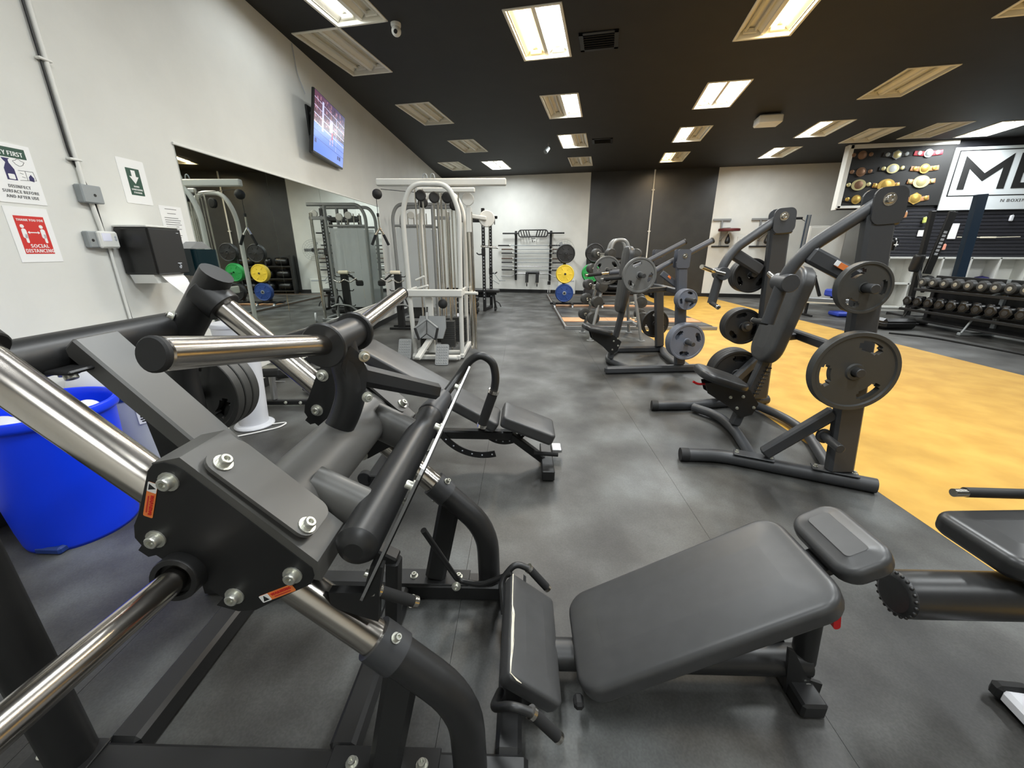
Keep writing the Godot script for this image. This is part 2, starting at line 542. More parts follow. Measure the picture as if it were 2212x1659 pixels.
func make_room():
	# floor: rubber rolls laid along the left wall, a yellow strip between them
	var fl = Node3D.new()
	fl.name = "floor"
	add_child(fl)
	fl.set_meta("label", "black rubber gym floor laid in long rolls with a yellow strip")
	struct(fl)
	var cuts = [0.0, 1.306, 2.527, 3.748, 4.968]
	for i in 4:
		var s = S()
		slab(s, strip(cuts[i], cuts[i + 1] - 0.0015), -0.05, 0.0)
		obj("rubber_roll", s, "rubber", fl)
	var sy = S()
	slab(sy, strip(4.968, 8.75 - 0.0015), -0.05, 0.0)
	obj("yellow_strip", sy, "yellow", fl, "yellow vinyl strip along the floor")
	for i in 7:
		var s = S()
		slab(s, strip(8.75 + 1.22 * i, 8.75 + 1.22 * (i + 1) - 0.0015), -0.05, 0.0)
		obj("rubber_roll", s, "rubber", fl)
	var sb = S()
	box(sb, Vector3(2.5, -0.1, -5.5), Vector3(20, 0.09, 18.5))
	obj("subfloor", sb, "baseboard", fl)
	# left wall
	var s = S()
	var wl = Node3D.new()
	wl.name = "wall_left"
	add_child(wl)
	wl.rotation_degrees.y = TH
	wl.position = W(0, 0, 0)
	wl.set_meta("label", "off-white painted left wall")
	struct(wl)
	box(s, Vector3(-0.11, CEIL / 2, -5.4), Vector3(0.22, CEIL, 19.6), 0.001)
	obj("wall_face", s, "wall_white", wl)
	s = S()
	box(s, Vector3(0.006, 0.05, -5.4), Vector3(0.012, 0.1, 19.0), 0.003)
	var bl = obj("baseboard_left", s, "baseboard")
	bl.rotation_degrees.y = TH
	bl.position = W(0, 0, 0)
	struct(bl)
	# back wall: white, a wide black section, white
	var wb = Node3D.new()
	wb.name = "wall_back"
	add_child(wb)
	wb.set_meta("label", "far wall painted white with a wide black section")
	struct(wb)
	for c in [[-6.6, -0.665, "wall_white", "white_section"], [-0.665, 3.075, "wall_black", "black_section"], [3.075, XR + 0.2, "wall_white", "white_section"]]:
		s = S()
		box(s, Vector3((c[0] + c[1]) / 2, CEIL / 2, ZB - 0.1), Vector3(c[1] - c[0], CEIL, 0.2), 0.0005)
		obj(c[3], s, c[2], wb)
	s = S()
	box(s, Vector3(3.0, 0.055, ZB + 0.006), Vector3(17.4, 0.11, 0.012), 0.003)
	struct(obj("baseboard_back", s, "baseboard"))
	s = S()
	box(s, Vector3(XR + 0.1, CEIL / 2, -5.5), Vector3(0.2, CEIL, 18), 0.001)
	struct(obj("wall_right", s, "wall_white"))
	s = S()
	box(s, Vector3(4, CEIL / 2, ZF + 0.1), Vector3(18, CEIL, 0.2), 0.001)
	struct(obj("wall_front", s, "wall_white"))
	# ceiling with an opening for each light
	var xs = [-8.5, XR + 0.3]
	var zs = [ZB - 0.3, ZF + 0.3]
	for f in FIX:
		for v in [f[0], f[0] + FW]: if not xs.has(v): xs.append(v)
		for v in [f[1], f[1] + FL]: if not zs.has(v): zs.append(v)
	xs.sort()
	zs.sort()
	s = S()
	for i in xs.size() - 1:
		for k in zs.size() - 1:
			var x0 = xs[i]
			var x1 = xs[i + 1]
			var z0 = zs[k]
			var z1 = zs[k + 1]
			var hole = false
			for f in FIX:
				if (x0 + x1) / 2 > f[0] and (x0 + x1) / 2 < f[0] + FW and (z0 + z1) / 2 > f[1] and (z0 + z1) / 2 < f[1] + FL: hole = true
			if not hole and x1 - x0 > 0.0001 and z1 - z0 > 0.0001:
				face(s, [Vector3(x0, CEIL, z0), Vector3(x1, CEIL, z0), Vector3(x1, CEIL, z1), Vector3(x0, CEIL, z1)], Vector3.DOWN)
	box(s, Vector3(2, CEIL + 0.2, -5.5), Vector3(21.5, 0.1, 18.4), 0.001)
	var ce = obj("ceiling", s, "ceiling_black")
	ce.set_meta("label", "matt black ceiling")
	struct(ce)

# ---------------------------------------------------------------- things on the left wall
func on_left(called, label, category, y, z, out := 0.0, group := ""):
	return thing(called, label, category, W(out, y, z), TH + 90.0, group)    # local x runs along the wall away from the camera, z out of it

func panel(s, w, h, t, r := 0.0, z := 0.0):
	prism(s, rrect(w / 2, h / 2, r, 4) if r > 0 else [Vector2(-w / 2, -h / 2), Vector2(w / 2, -h / 2), Vector2(w / 2, h / 2), Vector2(-w / 2, h / 2)], Transform3D(Basis.IDENTITY, Vector3(0, 0, z)), t)

func at2(x, y, z) -> Transform3D: return Transform3D(Basis.IDENTITY, Vector3(x, y, z))

func make_left_wall():
	# mirror of four panes in a white channel
	var mi = Node3D.new()
	mi.name = "wall_mirror"
	add_child(mi)
	mi.position = W(0, 0, 0)
	mi.rotation_degrees.y = TH
	tag(mi, "long frameless wall mirror reflecting the gym on the left wall", "mirror")
	var z0 = -2.98
	var pw = (7.74 - 2.98) / 4
	for i in 4:
		var s = S()
		box(s, Vector3(0.004, 1.325, z0 - pw * (i + 0.5)), Vector3(0.006, 1.75, pw - 0.003), 0.0008)
		obj("mirror_pane", s, "mirror", mi)
	var s2 = S()
	box(s2, Vector3(0.008, 2.206, -5.36), Vector3(0.016, 0.02, 4.78), 0.003)
	box(s2, Vector3(0.008, 0.442, -5.36), Vector3(0.016, 0.02, 4.78), 0.003)
	obj("channel", s2, "trim_white", mi)
	# conduit with its boxes, thermostat
	var c = on_left("conduit", "white conduit with a grey junction box and dark cable up the left wall", "conduit", 0, -2.165)
	var s = S()
	tube(s, [Vector3(-0.01, 3.74, 0.016), Vector3(-0.01, 1.79, 0.016)], 0.013)
	tube(s, [Vector3(0.005, 1.69, 0.016), Vector3(0.02, 1.5, 0.016)], 0.013)
	tube(s, [Vector3(0.035, 1.42, 0.016), Vector3(0.03, 0.1, 0.016)], 0.009)
	obj("pipe", s, "trim_white", c)
	s = S()
	tube(s, [Vector3(-0.03, 3.74, 0.012), Vector3(-0.035, 1.95, 0.012), Vector3(0.03, 1.72, 0.014), Vector3(0.035, 1.5, 0.012), Vector3(0.062, 0.1, 0.012)], 0.006, 0.05, 8)
	obj("cable", s, "black_deep", c)
	for y in [2.44, 1.93, 3.1]:
		s = S()
		box(s, Vector3(-0.02, y, 0.016), Vector3(0.07, 0.014, 0.034), 0.004)
		obj("clip", s, "trim_white", c)
	s = S()
	box(s, Vector3(-0.0, 1.738, 0.025), Vector3(0.13, 0.105, 0.05), 0.006)
	var jb = obj("junction_box", s, "galvanised", c)
	s = S()
	cyl(s, Vector3(0.01, 1.733, 0.05), Vector3(0.01, 1.733, 0.0515), 0.009)
	obj("knockout", s, "black_deep", jb)
	var t = on_left("thermostat", "white wall thermostat with a small dark blue display", "thermostat", 1.467, -2.16)
	s = S()
	box(s, Vector3(-0.06, 0, 0.02), Vector3(0.08, 0.1, 0.04), 0.006)
	obj("back_box", s, "galvanised", t)
	s = S()
	box(s, Vector3(0.018, 0.0, 0.045), Vector3(0.13, 0.105, 0.03), 0.01)
	var tb = obj("body", s, "trim_white", t)
	s = S()
	box(s, Vector3(-0.0, 0.016, 0.0605), Vector3(0.06, 0.048, 0.002), 0.0005)
	obj("display", s, "lcd", tb)
	s = S()
	for k in [0.018, 0.002]:
		cyl(s, Vector3(0.058, k, 0.059), Vector3(0.058, k, 0.063), 0.008)
	obj("button", s, "bin_grey", tb)
	s = S()
	cyl(s, Vector3(-0.075, -0.005, 0.04), Vector3(-0.075, -0.005, 0.0415), 0.009)
	obj("knockout", s, "black_deep", t)
	# notices
	var n = on_left("notice", "laminated notice SAFETY FIRST with green header and a spray bottle", "sign", 1.797, -1.80)
	s = S(); panel(s, 0.24, 0.30, 0.003); obj("sheet", s, "paper", n)
	s = S(); panel(s, 0.2, 0.05, 0.001, 0.0, 0.003)
	var h = obj("header", s, "print_green", n); h.position = Vector3(-0.01, 0.105, 0)
	text("SAFETY FIRST", 0.022, n, at2(-0.012, 0.1, 0.0045), "paper", "lettering", true, 0.9)
	s = S()
	prism(s, [Vector2(-0.028, -0.045), Vector2(0.018, -0.045), Vector2(0.018, 0.01), Vector2(0.002, 0.04), Vector2(0.002, 0.055), Vector2(0.012, 0.062), Vector2(-0.026, 0.062), Vector2(-0.02, 0.05), Vector2(-0.012, 0.04), Vector2(-0.028, 0.01)], at2(-0.005, 0.012, 0.003), 0.001)
	obj("bottle_picture", s, "print_navy", n)
	s = S(); panel(s, 0.03, 0.026, 0.001, 0.004, 0.0042)
	var lb = obj("bottle_label", s, "paper", n); lb.position = Vector3(-0.01, -0.016, 0)
	s = S()
	var cl = []
	for k in 22:
		var a = TAU * k / 22.0
		cl.append(Vector2(cos(a) * (0.024 + 0.004 * sin(a * 5)), sin(a) * (0.015 + 0.003 * cos(a * 4))))
	for k in 22:
		bar(s, Vector3(0.045 + cl[k].x, 0.06 + cl[k].y, 0.0035), Vector3(0.045 + cl[(k + 1) % 22].x, 0.06 + cl[(k + 1) % 22].y, 0.0035), 0.002, 0.001, 0.0002, Vector3(0, 0, 1))
	obj("cloud_picture", s, "print_grey", n)
	s = S()
	for q in [[0.03, 0.02, 0.1, 0.022], [0.1, 0.022, 0.105, -0.022], [0.105, -0.022, 0.025, -0.03], [0.062, 0.02, 0.062, -0.026], [0.035, 0.008, 0.05, 0.004], [0.04, -0.01, 0.055, -0.014]]:
		bar(s, Vector3(q[0], q[1], 0.0035), Vector3(q[2], q[3], 0.0035), 0.002, 0.001, 0.0002, Vector3(0, 0, 1))
	obj("cloth_picture", s, "print_grey", n)
	s = S()
	prism(s, [Vector2(0.07, -0.026), Vector2(0.092, -0.03), Vector2(0.096, -0.01), Vector2(0.084, 0.006), Vector2(0.072, -0.008)], at2(0, 0, 0.003), 0.001)
	obj("drop_picture", s, "print_navy", n)
	for r in [["DISINFECT", -0.065], ["SURFACE BEFORE", -0.091], ["AND AFTER USE", -0.117]]:
		text(r[0], 0.015, n, at2(0.01, r[1], 0.0035), "print_grey")
	n = on_left("notice", "laminated red notice about SOCIAL DISTANCING below the spray bottle notice", "sign", 1.482, -1.80)
	s = S(); panel(s, 0.21, 0.29, 0.003); obj("sheet", s, "paper", n)
	s = S(); panel(s, 0.145, 0.2, 0.001, 0.0, 0.003); obj("red_field", s, "print_red", n)
	text("THANK YOU FOR", 0.012, n, at2(0, 0.079, 0.0045), "paper")
	text("SOCIAL", 0.019, n, at2(0.008, -0.058, 0.0045), "paper")
	text("DISTANCING", 0.019, n, at2(0.002, -0.084, 0.0045), "paper", "lettering", true, 0.9)
	s = S()
	for k in [-0.046, 0.046]:
		prism(s, rrect(0.0115, 0.026, 0.011, 4), at2(k, 0.008, 0.004), 0.0008)
		prism(s, rrect(0.0065, 0.024, 0.006, 4), at2(k + 0.004, -0.018, 0.004), 0.0008)
		prism(s, rrect(0.0095, 0.0095, 0.009, 5), at2(k - 0.002, 0.046, 0.004), 0.0008)
	prism(s, [Vector2(-0.03, 0.014), Vector2(-0.02, 0.022), Vector2(-0.02, 0.0165), Vector2(0.02, 0.0165), Vector2(0.02, 0.022), Vector2(0.03, 0.014), Vector2(0.02, 0.006), Vector2(0.02, 0.0115), Vector2(-0.02, 0.0115), Vector2(-0.02, 0.006)], at2(0, 0, 0.004), 0.0008)
	obj("two_figures_picture", s, "paper", n)
	n = on_left("notice", "laminated green notice with a white arrow pointing down", "sign", 1.864, -2.545)
	s = S(); panel(s, 0.21, 0.29, 0.003, 0.008); obj("sheet", s, "paper", n)
	s = S(); panel(s, 0.105, 0.175, 0.001, 0.003, 0.003); obj("green_field", s, "print_green", n)
	s = S()
	prism(s, [Vector2(-0.016, 0.075), Vector2(0.016, 0.075), Vector2(0.016, 0.035), Vector2(0.036, 0.035), Vector2(0.0, -0.012), Vector2(-0.036, 0.035), Vector2(-0.016, 0.035)], at2(0, 0, 0.004), 0.0008)
	obj("arrow_picture", s, "paper", n)
	for r in [["HAND", -0.03], ["SANITIZING", -0.05], ["STATION", -0.07]]:
		text(r[0], 0.011, n, at2(0, r[1], 0.0045), "paper")
	n = on_left("notice", "plain white sheet of small print behind the paper towel dispenser", "sign", 1.59, -2.798)
	s = S(); panel(s, 0.21, 0.28, 0.002); obj("sheet", s, "paper", n)
	s = S()
	for k in 14:
		var w = [0.11, 0.0, 0.08, 0.0, 0.13, 0.15, 0.14, 0.15, 0.12, 0.14, 0.1, 0.0, 0.13, 0.12][k]
		if w > 0: box(s, Vector3(0.0 if k < 4 else -0.075 + w / 2, 0.118 - k * 0.016, 0.0024), Vector3(w, 0.004, 0.0008), 0.0002)
	obj("small_print", s, "print_grey", n)
	# paper towel dispenser
	n = on_left("paper_towel_dispenser", "black paper towel dispenser with a white tray and sheet hanging out", "dispenser", 1.395, -2.405)
	s = S()
	box(s, Vector3(0, 0, 0.122), Vector3(0.275, 0.31, 0.244), 0.012)
	obj("cover", s, "plastic_black", n)
	s = S()
	box(s, Vector3(0.0, -0.0, 0.245), Vector3(0.262, 0.296, 0.006), 0.002)
	obj("window_cover", s, "plastic_dark", n)
	s = S()
	box(s, Vector3(0.0, 0.163, 0.12), Vector3(0.265, 0.014, 0.235), 0.004)
	obj("cap", s, "trim_white", n)
	s = S()
	prism(s, [Vector2(-0.13, -0.155), Vector2(0.13, -0.155), Vector2(0.11, -0.215), Vector2(-0.11, -0.215)], at2(0, 0, 0.03), 0.17)
	obj("tray", s, "trim_white", n)
	s = S()
	grid(s, [[Vector3(-0.09, -0.158, 0.215), Vector3(0.1, -0.158, 0.215)], [Vector3(-0.085, -0.2, 0.245), Vector3(0.105, -0.2, 0.24)], [Vector3(-0.02, -0.27, 0.26), Vector3(0.11, -0.26, 0.25)], [Vector3(0.05, -0.33, 0.26), Vector3(0.12, -0.31, 0.25)]], false)
	obj("paper_sheet", s, "paper", n)
	s = S()
	tube(s, [Vector3(0.055, -0.085, 0.249), Vector3(0.07, -0.1, 0.249), Vector3(0.06, -0.12, 0.249), Vector3(0.048, -0.108, 0.249), Vector3(0.07, -0.098, 0.249)], 0.003, 0.01, 6)
	box(s, Vector3(0.06, -0.082, 0.249), Vector3(0.035, 0.006, 0.003), 0.001)
	box(s, Vector3(0.1, 0.125, 0.249), Vector3(0.02, 0.005, 0.003), 0.001)
	obj("emblem", s, "bin_grey", n)
	# hand sanitiser dispenser
	n = on_left("hand_sanitizer_dispenser", "dark green glossy hand sanitizer dispenser with a clear top", "dispenser", 1.37, -2.875)
	s = S()
	prism(s, rrect(0.13, 0.075, 0.03, 5), Transform3D(Basis(Vector3.RIGHT, Vector3(0, 0, 1), Vector3.DOWN), Vector3(0, 0.04, 0.08)), 0.2)
	obj("body", s, "plastic_green", n)
	s = S()
	prism(s, [Vector2(-0.12, 0), Vector2(0.12, 0), Vector2(0.03, 0.055), Vector2(-0.02, 0.055)], at2(0, 0.045, 0.015), 0.1)
	obj("cover", s, "silver_dark", n)
	s = S()
	box(s, Vector3(-0.08, -0.155, 0.1), Vector3(0.08, 0.02, 0.09), 0.006)
	obj("push_lever", s, "plastic_black", n)
	# television on its bracket
	n = thing("television", "flat television showing a blue boxing ring high on the left wall", "television", W(0.16, 2.9, -5.55), TH + 90.0)
	var tv = Node3D.new()
	tv.name = "panel"
	n.add_child(tv)
	tv.rotation_degrees = Vector3(10, 6, 0)
	s = S(); box(s, Vector3(0, 0, 0), Vector3(1.16, 0.69, 0.035), 0.006); obj("casing", s, "plastic_black", tv)
	s = S(); quad_uv(s, Vector3(-0.565, 0.335, 0.0185), Vector3(0.565, 0.335, 0.0185), Vector3(0.565, -0.32, 0.0185), Vector3(-0.565, -0.32, 0.0185), Vector3(0, 0, 1)); obj("screen", s, tv_mat(), tv)
	s = S(); box(s, Vector3(0, -0.25, -0.035), Vector3(1.0, 0.2, 0.05), 0.01); obj("housing", s, "plastic_black", tv)
	s = S()
	box(s, Vector3(-0.2, 0.05, -0.145), Vector3(0.12, 0.42, 0.025), 0.004)
	bar(s, Vector3(-0.2, 0.18, -0.14), Vector3(-0.1, 0.1, -0.03), 0.04, 0.04)
	bar(s, Vector3(-0.2, -0.1, -0.14), Vector3(-0.1, -0.1, -0.03), 0.04, 0.04)
	obj("wall_bracket", s, "black", n)
	s = S()
	tube(s, [Vector3(-0.38, 0.84, -0.15), Vector3(-0.35, 0.55, -0.15), Vector3(-0.28, 0.36, -0.12)], 0.006, 0.06, 8)
	obj("power_cable", s, "bin_grey", n)

func tv_mat() -> StandardMaterial3D:   # a bright ring seen from above: crowd, posts, ropes, canvas
	var im = Image.create(320, 192, false, Image.FORMAT_RGB8)
	var r = RandomNumberGenerator.new()
	r.seed = 77
	for y in 192:
		for x in 320:
			var crowd = Color(0.40, 0.24, 0.32).lerp(Color(0.30, 0.30, 0.46), x / 320.0)
			var blue = Color(0.36, 0.52, 0.95).lerp(Color(0.52, 0.62, 0.98), float(x) / 320.0)
			im.set_pixel(x, y, crowd if y < 96 + x * 0.02 else blue)
	for k in 240:
		var v = r.randf_range(0.2, 0.8)
		im.fill_rect(Rect2i(r.randi_range(0, 316), r.randi_range(4, 92), r.randi_range(3, 9), r.randi_range(4, 12)), Color(v, v * 0.72, v * 0.82))
	var rope = Color(0.86, 0.86, 0.98)
	for q in [[26, 2], [50, 2], [74, 3], [100, 3]]:
		for x in 320:
			im.fill_rect(Rect2i(x, int(q[0] + (x - 90) * 0.06), 1, q[1]), rope)
	im.fill_rect(Rect2i(72, 16, 17, 96), Color(0.8, 0.8, 0.96))
	im.fill_rect(Rect2i(222, 30, 4, 120), Color(0.78, 0.8, 0.95))
	im.fill_rect(Rect2i(150, 52, 34, 44), Color(0.74, 0.72, 0.92))
	im.fill_rect(Rect2i(158, 38, 10, 14), Color(0.62, 0.42, 0.42))
	im.fill_rect(Rect2i(172, 92, 16, 26), Color(0.7, 0.22, 0.4))
	im.fill_rect(Rect2i(156, 118, 8, 22), Color(0.85, 0.75, 0.85))
	im.fill_rect(Rect2i(182, 116, 8, 22), Color(0.85, 0.72, 0.82))
	for q in [[128, 0.16], [150, 0.13]]:
		for x in 320:
			im.fill_rect(Rect2i(x, int(q[0] + (x - 160) * q[1] * 0.3), 1, 2), Color(0.24, 0.34, 0.66))
	im.fill_rect(Rect2i(246, 160, 14, 14), Color(0.2, 0.26, 0.5))
	im.fill_rect(Rect2i(264, 160, 22, 14), Color(0.2, 0.26, 0.5))
	im.fill_rect(Rect2i(8, 148, 18, 14), Color(0.22, 0.28, 0.56))
	var m = mat("tv_screen", Color(0.02, 0.02, 0.02), 0.25)
	var tx = ImageTexture.create_from_image(im)
	m.emission_enabled = true
	m.emission = Color.BLACK
	m.emission_texture = tx
	m.emission_operator = BaseMaterial3D.EMISSION_OP_ADD
	m.emission_energy_multiplier = 1.0
	return m

# ---------------------------------------------------------------- weight plates
func plate_mesh(R, t) -> ArrayMesh:   # Olympic plate with three grip slots, axis z, centred
	var key = "plate_%.3f_%.3f" % [R, t]
	if cache.has(key): return cache[key]
	var NA = 60
	var st = [[0.027, 0.5], [R * 0.19, 0.5], [R * 0.22, 0.34], [R * 0.54, 0.34], [R * 0.60, 0.34], [R * 0.73, 0.34], [R * 0.79, 0.34], [R * 0.87, 0.34], [R * 0.90, 0.5], [R * 0.985, 0.5], [R, 0.42]]
	var s = S()
	var inslot = func(i, j):   # cell i (stations i to i + 1), angle cell j
		if i < 3 or i > 5: return false
		var a = (j % 20) - 10
		var w = 4 if i == 4 else 3
		return a >= -w and a < w
	var P = func(i, j, sg):
		var a = TAU * j / NA + 0.5
		return Vector3(cos(a) * st[i][0], sin(a) * st[i][0], st[i][1] * t * sg)
	for sg in [-1.0, 1.0]:
		for i in st.size() - 1:
			var dr = st[i + 1][0] - st[i][0]
			var dh = (st[i + 1][1] - st[i][1]) * t
			for j in NA:
				if inslot.call(i, j): continue
				var n0 = Vector3(cos(TAU * j / NA + 0.5) * -dh, sin(TAU * j / NA + 0.5) * -dh, dr * sg).normalized()
				var n1 = Vector3(cos(TAU * (j + 1) / NA + 0.5) * -dh, sin(TAU * (j + 1) / NA + 0.5) * -dh, dr * sg).normalized()
				var a = P.call(i, j, sg)
				var b = P.call(i, j + 1, sg)
				var c = P.call(i + 1, j + 1, sg)
				var d = P.call(i + 1, j, sg)
				tri(s, a, b, c, n0, n1, n1)
				tri(s, a, c, d, n0, n1, n0)
	for i in st.size() - 1:
		for j in NA:
			if not inslot.call(i, j): continue
			for e in [[i, j, i, j + 1, i - 1, j], [i + 1, j, i + 1, j + 1, i + 1, j], [i, j, i + 1, j, i, j - 1 + NA], [i, j + 1, i + 1, j + 1, i, j + 1]]:
				if inslot.call(e[4], e[5] % NA): continue
				var a = P.call(e[0], e[1], 1.0)
				var b = P.call(e[2], e[3], 1.0)
				face(s, [a, b, b * Vector3(1, 1, -1), a * Vector3(1, 1, -1)], ((b - a).cross(Vector3(0, 0, 1))).normalized())
	for r in [0, st.size() - 1]:
		for j in NA:
			var a = P.call(r, j, 1.0)
			var b = P.call(r, j + 1, 1.0)
			var na = Vector3(a.x, a.y, 0).normalized()
			var nb = Vector3(b.x, b.y, 0).normalized()
			tri(s, a, b, b * Vector3(1, 1, -1), na, nb, nb)
			tri(s, a, b * Vector3(1, 1, -1), a * Vector3(1, 1, -1), na, nb, na)
	cache[key] = s.commit()
	return cache[key]

func plate(fr: Transform3D, p: Vector3, R, t, m, label, group, roll := 0.0, called := "weight_plate"):   # fr: frame of the machine, axis along its z
	var o = obj(called, plate_mesh(R, t), m)
	o.transform = Transform3D(fr.basis * Basis(Vector3(0, 0, 1), deg_to_rad(roll)), fr * p)
	return tag(o, label, "weight plate", group)

func frame(x, z, deg) -> Transform3D:
	return Transform3D(Basis(Vector3.UP, deg_to_rad(deg)), Vector3(x, 0, z))

# ---------------------------------------------------------------- leg press
func make_leg_press():
	var base = Vector3(2.6, 0, -0.4625)
	var o = thing("leg_press", "large black 45 degree leg press with thick chrome rails in the foreground", "leg press", W(2.6, 0, -0.4625), TH)
	var v = func(x, y, z): return Vector3(x, y, z) - base
	var N = -0.135
	var F = -0.79
	var s
	# floor frame
	for z in [N, F]:
		s = S()
		bar(s, v.call(1.42, 0.042, z), v.call(2.8, 0.042, z), 0.082, 0.082, 0.012)
		var bm = obj("floor_beam", s, "black", o)
		for q in [[2.26, 2.56], [1.44, 1.62]]:
			s = S()
			bar(s, v.call(q[0], 0.086, z), v.call(q[1], 0.086, z), 0.084, 0.008, 0.002)
			obj("foot_plate", s, "black", bm)
		for x in [2.325, 2.515, 1.475]:
			s = S()
			bolt(s, v.call(x, 0.09, z), Vector3.UP)
			obj("bolt", s, "zinc", bm)
	for x in [1.645, 2.275, 2.745]:
		s = S()
		bar(s, v.call(x, 0.042, F + 0.04), v.call(x, 0.042, N - 0.04), 0.09 if x < 2 else 0.075, 0.08, 0.012)
		obj("cross_beam", s, "black", o)
	s = S()
	tube(s, [v.call(2.78, 0.085, -0.4625), v.call(3.74, 0.085, -0.4625)], 0.052, 0, 18, 0.045)
	obj("seat_beam", s, "black", o)
	# rear uprights bent into the rail heads, top beam, spine
	for z in [N, F]:
		s = S()
		tube(s, [v.call(1.555, 0.085, z), v.call(1.55, 1.06, z), v.call(1.765, 1.33, z)], 0.05, 0.12, 18)
		var up = obj("upright", s, "black", o)
		s = S()
		cyl(s, v.call(1.70, 1.28, z), v.call(1.765, 1.215, z), 0.058, 24)
		obj("rail_socket", s, "black", up)
		s = S()
		bolt(s, v.call(1.605, 1.19, z + 0.035), Vector3(-0.5, 0.5, 0.7), 0.014)
		obj("bolt", s, "zinc", up)
	s = S()
	tube(s, [v.call(1.575, 1.15, N), v.call(1.575, 1.15, F)], 0.052, 0, 20)
	obj("beam", s, "black", o)
	s = S()
	bar(s, v.call(1.63, 1.175, -0.46), v.call(2.12, 0.60, -0.46), 0.12, 0.055, 0.006)
	var sp = obj("spine", s, "satin_grey", o)
	s = S()
	bar(s, v.call(1.635, 1.118, -0.58), v.call(1.635, 1.118, -0.34), 0.1, 0.01, 0.004)
	obj("spine_flange", s, "black", sp)
	s = S()
	bolt(s, v.call(1.655, 1.112, -0.555), Vector3(0.4, -1, 0.2), 0.014)
	obj("bolt", s, "zinc", sp)
	s = S()
	bolt(s, v.call(1.655, 1.112, -0.365), Vector3(0.4, -1, 0.2), 0.014)
	obj("bolt", s, "zinc", sp)
	s = S()
	prism(s, [Vector2(1.76 - 2.6, 0.98), Vector2(1.98 - 2.6, 0.72), Vector2(1.98 - 2.6, 0.52), Vector2(1.8 - 2.6, 0.52)], Transform3D(Basis.IDENTITY, Vector3(0, 0, -0.04)), 0.09)
	obj("gusset", s, "black_deep", sp)
	# rails with their lower ends
	for z in [N, F]:
		s = S()
		cyl(s, v.call(1.72, 1.26, z), v.call(2.455, 0.525, z), 0.040, 32)
		var ra = obj("guide_rail", s, "chrome_worn", o, "worn chrome guide rail")
		s = S()
		lathe(s, v.call(2.435, 0.545, z), Vector3(1, -1, 0), [[0.041, 0], [0.05, 0], [0.05, 0], [0.051, 0.07], [0.051, 0.07], [0.044, 0.072]], 30)
		obj("rail_collar", s, "charcoal", ra)
		s = S()
		bolt(s, v.call(2.49, 0.56, z + 0.012), Vector3(1, 1, 0.4), 0.008)
		obj("bolt", s, "zinc", ra)
		s = S()
		bolt(s, v.call(2.44, 0.475, z), Vector3(-1, -1, 0), 0.008)
		obj("bolt", s, "zinc", ra)
		s = S()
		tube(s, [v.call(2.475, 0.505, z), v.call(2.64, 0.34, z), v.call(2.645, 0.085, z)], 0.045, 0.13, 22)
		obj("leg", s, "black", o)
		s = S()
		bar(s, v.call(2.50, 0.475, z), v.call(2.415, 0.085, z), 0.05, 0.085, 0.014, Vector3(1, 0, 0))
		obj("strut", s, "black", o)
	# carriage: two roller housings, cross tube
	var ca = Node3D.new()
	ca.name = "carriage"
	o.add_child(ca)
	var pl = [[2.085, 1.015], [2.098, 1.028], [2.118, 1.032], [2.138, 1.026], [2.153, 1.015], [2.357, 0.797], [2.358, 0.778], [2.348, 0.757], [2.269, 0.714], [2.221, 0.686], [2.182, 0.681], [2.139, 0.696], [2.158, 0.717], [2.069, 0.8], [2.046, 0.823], [2.029, 0.818], [2.013, 0.834], [2.023, 0.846], [2.015, 0.864], [2.022, 0.893], [2.038, 0.918], [2.062, 0.967]]
	var poly = []
	for p in pl: poly.append(Vector2(p[0] - 2.6, p[1]))
	for q in [[-0.092, 0.014, -0.19], [-0.74, -0.1, -0.73]]:   # outer plate, housing
		s = S()
		prism(s, poly, Transform3D(Basis.IDENTITY, Vector3(0, 0, (-0.092 if q[0] > -0.5 else -0.845) + 0.4625)), 0.014)
		obj("side_plate", s, "black_deep", ca)
		s = S()
		prism(s, poly, Transform3D(Basis.IDENTITY, Vector3(0, 0, (-0.2 if q[0] > -0.5 else -0.735) + 0.4625)), 0.012)
		obj("side_plate", s, "black_deep", ca)
		var top = [Vector2(2.095, 1.03), Vector2(2.15, 1.042), Vector2(2.37, 0.812), Vector2(2.37, 0.765), Vector2(2.34, 0.77), Vector2(2.13, 0.99), Vector2(2.09, 0.98)]
		var tp = []
		for p in top: tp.append(p - Vector2(2.6, 0))
		s = S()
		prism(s, tp, Transform3D(Basis.IDENTITY, Vector3(0, 0, (-0.2 if q[0] > -0.5 else -0.845) + 0.4625)), 0.12)
		obj("housing", s, "satin_grey", ca)
		var zc = -0.148 if q[0] > -0.5 else -0.788
		s = S()
		var lb = Basis(Vector3(1, -1, 0).normalized(), Vector3(0, 0, -1), Vector3(1, 1, 0).normalized())
		prism(s, rrect(0.125, 0.052, 0.028, 5), Transform3D(lb, v.call(2.262, 0.94, zc + (0.01 if zc > -0.5 else 0))), 0.008)
		var lid = obj("cover_plate", s, "satin_grey", ca)
		for b in [[2.195, 1.007], [2.335, 0.867]]:
			s = S()
			bolt(s, v.call(b[0] + 0.006, b[1] + 0.006, zc + (0.036 if zc > -0.5 else 0)), Vector3(1, 1, 0), 0.012)
			obj("bolt", s, "zinc", lid)
		if zc > -0.5:
			for b in [[2.119, 0.993], [2.058, 0.863], [2.184, 0.723], [2.315, 0.78]]:
				s = S()
				bolt(s, v.call(b[0], b[1], -0.078), Vector3(0, 0, 1), 0.013)
				obj("axle_bolt", s, "zinc", ca)
		else:
			for b in [[2.1, 1.0], [2.062, 0.873], [2.2, 0.70]]:
				s = S()
				bolt(s, v.call(b[0], b[1], -0.723), Vector3(0, 0, 1), 0.014)
				obj("axle_bolt", s, "zinc", ca)
